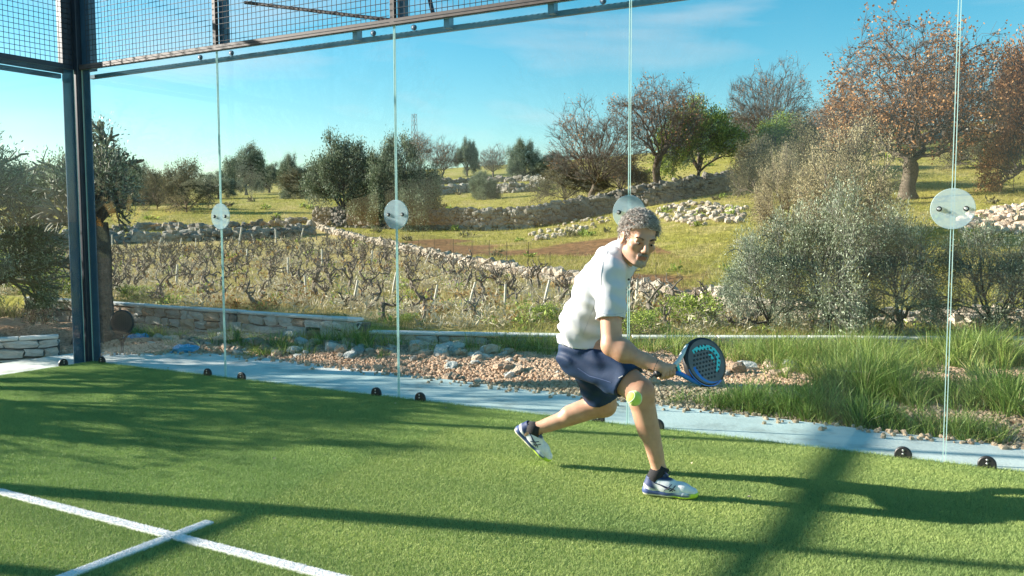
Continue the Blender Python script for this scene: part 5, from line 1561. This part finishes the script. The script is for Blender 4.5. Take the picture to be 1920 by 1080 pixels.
m_seam2 = mat('seam_thread', (.44, .46, .50), rough=.9)
surf_line(bvh_sh, [(1125, 586), (1137, 589), (1150, 590), (1164, 588), (1171, 585)], .0011, 'sleeve_seam', m_seam2, shirt)
surf_line(bvh_sh, [(1140, 470), (1131, 492), (1127, 515), (1127, 540)], .0010, 'shoulder_seam', m_seam2, shirt)
surf_line(bvh_sh, [(1120, 560), (1108, 590), (1098, 615), (1092, 632)], .0010, 'side_seam', m_seam2, shirt)
surf_line(bv_s, [(1096, 632), (1104, 642), (1100, 652), (1088, 655)], .002, 'drawstring', m_shirt, shorts)

# ---------------- socks and shoes
m_shoe = mat('shoe_mesh', (.64, .67, .70), (.80, .81, .82), rough=.6, scale=30, bump=.3, bscale=260, bdist=.002, attr='tone')
m_sole = mat('shoe_sole', (.95, .95, .95), (1.05, 1.05, 1.05), rough=.5, scale=12, attr='tone')
m_navy = mat('shoe_navy', (.012, .022, .07), (.025, .04, .10), rough=.5, scale=10)
def shoe(A, heel, toe, up, label):
    """heel and toe on the sole line; up = leg side"""
    ax = nrm(toe - heel); Ln = np.linalg.norm(toe - heel); up = nrm(up - ax * (up @ ax)); sd_ = np.cross(up, ax)
    M = np.stack([ax, sd_, up], 1)
    def q(x, y, z): return heel + M @ np.array([x * Ln, y, z])
    lo_ = np.min([heel, toe, A], 0) - .1; hi_ = np.max([heel, toe, A], 0) + .1
    g = SDF(lo_, hi_, .0042)
    g.cap(q(.15, 0, .052), q(.16, 0, .085), .034, .034, .02); g.cap(q(.13, 0, .045), q(.45, 0, .046), .036, .036, .02)
    g.cap(q(.42, .004, .046), q(.72, .006, .036), .037, .036, .03); g.cap(q(.70, .006, .034), q(.90, .004, .028), .037, .026, .02)
    g.cap(q(.30, 0, .075), q(.46, 0, .066), .033, .026, .02)
    P = g.grid(); u = (P - heel) @ up; g.D = np.maximum(g.D, (.022 - u).astype(np.float32))
    g.cap(q(.17, 0, .105), q(.21, 0, .14), .031, .036, .006, True)
    me, v_ = g.mesh('upper', m_shoe)
    lv = (v_ - heel) @ M; x = lv[:, 0] / Ln; z = lv[:, 2]
    tn = np.ones((len(v_), 3)); a = (sstep(.27, .17, x + (z - .06) * 1.2) * sstep(.05, .065, z + x * .1) )[:, None]; tn = tn * (1 - a) + np.array([.03, .06, .17]) * a
    a = (sstep(.080, .090, z) * sstep(.6, .5, x))[:, None]; tn = tn * (1 - a) + np.array([.03, .06, .17]) * a
    c = me.color_attributes.new('tone', 'FLOAT_COLOR', 'POINT'); c.data.foreach_set('color', np.concatenate([tn, np.ones((len(tn), 1))], 1).astype(np.float32).ravel())
    sh_o = obj('shoe', me, man); sh_o['label'] = label
    g = SDF(lo_, hi_, .0042)
    g.cap(q(.10, 0, .02), q(.45, 0, .02), .037, .034, .02); g.cap(q(.42, .004, .02), q(.75, .006, .02), .036, .040, .02); g.cap(q(.74, .006, .02), q(.91, .004, .022), .040, .027, .02)
    P = g.grid(); u = (P - heel) @ up; xx = ((P - heel) @ ax) / Ln
    g.D = np.maximum(np.maximum(g.D, (u - (.030 + .012 * sstep(.25, .0, xx) + .004 * np.cos(xx * 18))).astype(np.float32)), (.000 + .012 * sstep(.9, 1.05, xx) - u).astype(np.float32))
    me, v_ = g.mesh('sole', m_sole); lv = (v_ - heel) @ M; x = lv[:, 0] / Ln; z = lv[:, 2]
    tn = np.tile(np.array([.05, .085, .22]), (len(v_), 1))
    a = sstep(.011, .007, z)[:, None]; tn = tn * (1 - a) + np.array([.80, .78, .55]) * a
    a = (sstep(.82, .90, x) + sstep(.012, .008, z) * sstep(.45, .6, x)).clip(0, 1)[:, None]; tn = tn * (1 - a) + np.array([.52, .72, .06]) * a
    a = (sstep(.52, .66, x) * sstep(.016, .022, z) * sstep(.86, .8, x))[:, None]; tn = tn * (1 - a) + np.array([.55, .6, .66]) * a
    c = me.color_attributes.new('tone', 'FLOAT_COLOR', 'POINT'); c.data.foreach_set('color', np.concatenate([tn, np.ones((len(tn), 1))], 1).astype(np.float32).ravel())
    obj('sole', me, sh_o)
    # laces
    s = MB()
    for k in range(5):
        t = .36 + k * .07; zt = .108 - k * .0105
        s.tube([q(t - .02, -.026, zt - .016), q(t, -.010, zt), q(t + .012, .010, zt), q(t, .026, zt - .016)], .0028, 5)
        s.tube([q(t - .02, .026, zt - .016), q(t + .01, 0, zt + .003), q(t + .02, -.026, zt - .018)], .0026, 5)
    for sg_ in (-1, 1):
        s.tube([q(.37, 0, .112), q(.40, sg_ * .022, .128), q(.47, sg_ * .030, .118), q(.45, sg_ * .018, .10), q(.38, 0, .108)], .0024, 5)
    s.build('laces', m_navy, sh_o)
    # tongue
    MB().tube([q(.40, 0, .085), q(.33, 0, .112), q(.29, 0, .128)], [.022, .022, .016], 8).build('tongue', m_navy, sh_o)
    bv = BVHTree.FromPolygons([tuple(a_.co) for a_ in sh_o.data.vertices], [tuple(p.vertices) for p in sh_o.data.polygons])
    def side_pt(x, z):
        for y in (-1, ):
            o_ = q(x, -.2, z); h_ = bv.ray_cast(Vector(o_), Vector(sd_))
            if h_[0] is not None: return np.array(h_[0]) - sd_ * .0012
        return None
    def stripe(pts, w_):
        Q = []
        for a_, c_ in zip(pts[:-1], pts[1:]):
            for t in np.linspace(0, 1, 6):
                p_ = side_pt(a_[0] + (c_[0] - a_[0]) * t, a_[1] + (c_[1] - a_[1]) * t)
                if p_ is not None and (not Q or np.linalg.norm(p_ - Q[-1]) > 1e-4): Q.append(p_)
        if len(Q) > 2: MB().tube(Q, w_, 5).build('side_stripe', m_navy, sh_o)
    stripe([(.20, .072), (.36, .062), (.52, .050), (.60, .040)], .0026); stripe([(.30, .066), (.44, .050), (.56, .036)], .0022)
    stripe([(.40, .038), (.47, .052), (.53, .070)], .0026); stripe([(.50, .034), (.56, .050), (.60, .064)], .0026)
    s = MB(); d_ = nrm(A - q(.17, 0, .07)); s.tube([q(.17, 0, .07), A + (q(.17, 0, .07) - A) * .25, A + d_ * .030], [.040, .044, .045], 16); s.build('sock', m_sock, man, True)
sdv = np.array([0.0, 1.0, 0.0])
def shoe_at(A, hpx, tpx, label, up):
    shoe(A, hpx, tpx, up, label)
h_, t_ = L(1207, 917, 4.52), L(1309, 928, 4.43); h_[2] = .014; t_[2] = .012
shoe_at(rA, h_, t_, 'white and navy tennis shoe planted flat on the turf', np.array([0, 0, 1.0]))
h_, t_ = L(966, 806, 5.10), L(1028, 868, 5.07); t_[2] = max(t_[2], .012)
shoe_at(lA, h_, t_, 'white and navy shoe on its toe, heel raised', nrm(lA - (h_ + (t_ - h_) * .2)))
# wrist band and racket cord
wx = nrm(rW - rE); wa = nrm(np.cross(wx, [0, 1, 0])); wb = np.cross(wx, wa)
s = MB(); c_ = rW - wx * .008; s.tube([c_ + wa * .034 * math.cos(a) + wb * .034 * math.sin(a) for a in np.linspace(0, 2 * math.pi, 22)], .0035, 6, False); s.build('wristband', m_black, man)

# ================================================================== racket
m_rk = mat('racket_face', (.085, .085, .09), (.15, .145, .145), rough=.45, scale=5, spec=.5)
m_rkb = mat('racket_blue', (.01, .14, .55), (.015, .19, .65), rough=.4, scale=5)
m_rkt = mat('racket_turquoise', (.06, .62, .66), (.08, .70, .72), rough=.5, scale=5)
m_rkk = mat('racket_black', (.012, .012, .014), (.03, .03, .033), rough=.5, scale=8)
m_rkg = mat('racket_pale', (.62, .68, .68), rough=.45)
def racket(loc, M, label, dark=False, grp=None):
    """local: x along the shaft, y across the face, z face normal"""
    o = thing('padel_racket', label, 'racket', (0, 0, 0))
    MM = Matrix.Identity(4)
    for i in range(3):
        for j in range(3): MM[i][j] = M[i, j]
    MM.translation = Vector(loc); o.matrix_world = MM
    cx, rx, ry = .318, .135, .128; th = .036
    an = np.linspace(0, 2 * math.pi, 49)[:-1]
    def out(a, k=1.0): return np.array([cx + rx * k * math.cos(a), ry * k * math.sin(a)])
    # face plate with bevelled rim
    s = MB(); n = len(an); rings = []
    for k, z in ((.90, th / 2), (.985, th / 2 - .004), (1.0, th / 2 - .010), (1.0, -th / 2 + .010), (.985, -th / 2 + .004), (.90, -th / 2)):
        rings.append([(*out(a, k), z) for a in an])
    v = [p for r in rings for p in r]; f = []
    for r in range(5):
        for i in range(n): f.append((r * n + i, r * n + (i + 1) % n, (r + 1) * n + (i + 1) % n, (r + 1) * n + i))
    s.add(v, f); s.build('frame', m_rkk if dark else m_rkk, o, True)
    s = MB(); s.add([(*out(a, .905), th / 2 - .001) for a in an] + [(*out(a, .905), -th / 2 + .001) for a in an], [tuple(range(n)), tuple(range(2 * n - 1, n - 1, -1))])
    fc = s.build('face', m_rk if not dark else mat('brown_face', (.10, .06, .045), (.14, .09, .07), rough=.5), o)
    # holes: black discs on the face stand in for their shaded depth
    for ix in range(-4, 5):
        for iy in range(-4, 5):
            x = ix * .0225 + (.011 if iy % 2 else 0); y = iy * .0205
            if (x / .098) ** 2 + (y / .092) ** 2 > 1: continue
            for sz in (1, -1):
                MB().disc((cx + x, y, sz * (th / 2 + .0004)), (0, 0, sz), .0058, .0022, 10).build('hole_shade', m_rkk, fc)
    # throat arms and handle
    for sy in (-1, 1):
        s = MB(); pts_ = [(.105, sy * .012, 0), (.15, sy * .035, 0), (.20, sy * .072, 0), (.245, sy * .100, 0)]
        s.tube(pts_, [.013, .012, .012, .013], 8); s.build('throat_arm', (m_rkb if sy < 0 else m_rkg) if not dark else m_rkk, o, True)
    MB().box((.125, -.030, -.008), (.145, .030, .008), bev=.004).build('bridge', m_rkt if not dark else m_rkk, o)
    s = MB(); s.tube([(-.02, 0, 0), (-.015, 0, 0), (.0, 0, 0), (.06, 0, 0), (.115, 0, 0)], [.015, .0185, .0165, .0165, .017], 10); s.build('handle', m_rkk, o, True)
    if not dark:
        # blue flank of the face and the turquoise hooked emblem
        for sz in (1, -1):
            z = sz * (th / 2 + .0001); s = MB()
            aa_ = np.linspace(R(-172), R(-62), 16); vv = [(*out(a, .99), z - sz * .003) for a in aa_] + [(*out(a, .62 + .30 * (i / 15.0) ** 1.4), z) for i, a in list(enumerate(aa_))[::-1]]
            m_ = len(aa_); s.add(vv, [(i, i + 1, 2 * m_ - 2 - i, 2 * m_ - 1 - i) if sz > 0 else (2 * m_ - 1 - i, 2 * m_ - 2 - i, i + 1, i) for i in range(m_ - 1)])
            s.build('blue_flank', m_rkb, fc)
            s = MB(); path = [(.245, .062), (.28, .072), (.32, .074), (.36, .066), (.39, .046), (.403, .018), (.398, -.012), (.382, -.040), (.362, -.060)]
            wid = [.016, .019, .021, .022, .023, .023, .021, .017, .010]
            pp = np.array(path); tg = np.gradient(pp, axis=0); tg /= np.linalg.norm(tg, axis=1)[:, None]; nn_ = np.stack([-tg[:, 1], tg[:, 0]], 1)
            vv = [(*(pp[i] + nn_[i] * wid[i] * .6), z + sz * .0005) for i in range(9)] + [(*(pp[i] - nn_[i] * wid[i] * .6), z + sz * .0005) for i in range(9)]
            ff = [(i, i + 1, 10 + i, 9 + i) for i in range(8)]
            s.add(vv, ff if sz < 0 else [q_[::-1] for q_ in ff]); s.build('emblem', m_rkt, fc)
            s = MB(); pp = np.array([(.352, .030), (.362, .008), (.366, -.016)]); 
            s.add([(pp[0][0] - .011, pp[0][1] + .004, z + sz * .0005), (pp[0][0] + .012, pp[0][1], z + sz * .0005), (pp[1][0] + .010, pp[1][1], z + sz * .0005), (pp[2][0], pp[2][1], z + sz * .0005)], [(0, 1, 2, 3) if sz > 0 else (3, 2, 1, 0)])
            s.build('emblem', m_rkt, fc)
    return o
rzv = np.array([math.cos(math.atan2(_R[1], _R[0])), math.sin(math.atan2(_R[1], _R[0]))])
def l2w(v): return v[0] * np.array([_R[0], _R[1], 0]) + v[1] * FH + np.array([0, 0, v[2]])
ux = nrm(l2w(rk_u)); zf = nrm(-FH * .92 + np.array([_R[0], _R[1], 0]) * -.25 + np.array([0, 0, .18])); zf = nrm(zf - ux * (zf @ ux)); yv = np.cross(zf, ux)
racket(MO + l2w(rkA), np.stack([ux, yv, zf], 1), 'black and blue padel racket with turquoise emblem in the player\'s hand')
cord = MB().tube([MO + l2w(rkA - rk_u * .018), MO + l2w(rkA + np.array([-.035, -.02, -.014])), MO + l2w(rkA + np.array([-.065, -.01, .002])), MO + l2w(rkA + np.array([-.05, .0, .022])), MO + l2w(rW + np.array([0, -.02, -.02]))], .0032, 6)
co_ = cord.build('wrist_cord', m_black); co_.parent = None
tag(co_, 'thin black wrist cord looping from racket handle below the hand', 'cord')
# dark racket leaning in the corner outside the glass
p_ = onz(229, 664, .02); 
zf = nrm(-FH); ux = np.array([0, 0, 1.0]); yv = np.cross(zf, ux)
ux2 = nrm(ux + FH * .10); zf = nrm(np.cross(ux2, yv))
racket(p_ + np.array([0, 0, .03]), np.stack([ux2, np.cross(zf, ux2), zf], 1), 'dark brown perforated racket standing upright by the corner post', True)

# ================================================================== ball
m_ball = mat('ball_felt', (.50, .68, .07), (.62, .80, .14), rough=.95, scale=60, bump=.6, bscale=300, bdist=.002, sheen=.6)
m_seam = mat('ball_seam', (.78, .80, .70), rough=.8)
bc = atd(1189.5, 747, 3.72)
g = SDF(-np.ones(3) * .045, np.ones(3) * .045, .003); g.ell((0, 0, 0), (.0335,) * 3, .001)
me, _ = g.mesh('tennis_ball', m_ball); bo = tag(obj('tennis_ball', me, None, bc, (.6, .9, .2)), 'yellow green ball in the air in front of the player\'s knee', 'ball')
tt = np.linspace(0, 2 * math.pi, 60); a_ = .44
sp = np.stack([np.cos(tt) * .75 + np.cos(3 * tt) * .25, np.sin(tt) * .75 - np.sin(3 * tt) * .25, 2 * math.sqrt(.75 * .25) * np.sin(2 * tt)], 1)
sp = sp / np.linalg.norm(sp, axis=1)[:, None] * .0335
MB().tube(sp, .0012, 5, False).build('seam', m_seam, bo)

# blue crumpled plastic lying by the corner
m_plast = mat('blue_plastic', (.05, .33, .62), (.12, .45, .75), rough=.35, scale=20)
for k, (px, py, sz, lb) in enumerate(((258, 642, .17, 'crumpled blue plastic sheet by the shaded wall'), (345, 660, .13, 'pale blue plastic scrap on the stones by the slab'))):
    p_ = onz(px, py, ZF + .06); me = stone_mesh('plastic_sheet', m_plast, 800 + k, .2, 5)
    vv = np.array([q.co[:] for q in me.vertices]); vv *= (.7 + .7 * vnoise(vv, 5, k))[:, None]
    me.vertices.foreach_set('co', vv.astype(np.float32).ravel())
    tag(obj('plastic_sheet', me, None, p_ + [0, 0, .03], (0, 0, k), (sz * 1.7, sz, sz * .8)), lb, 'plastic')
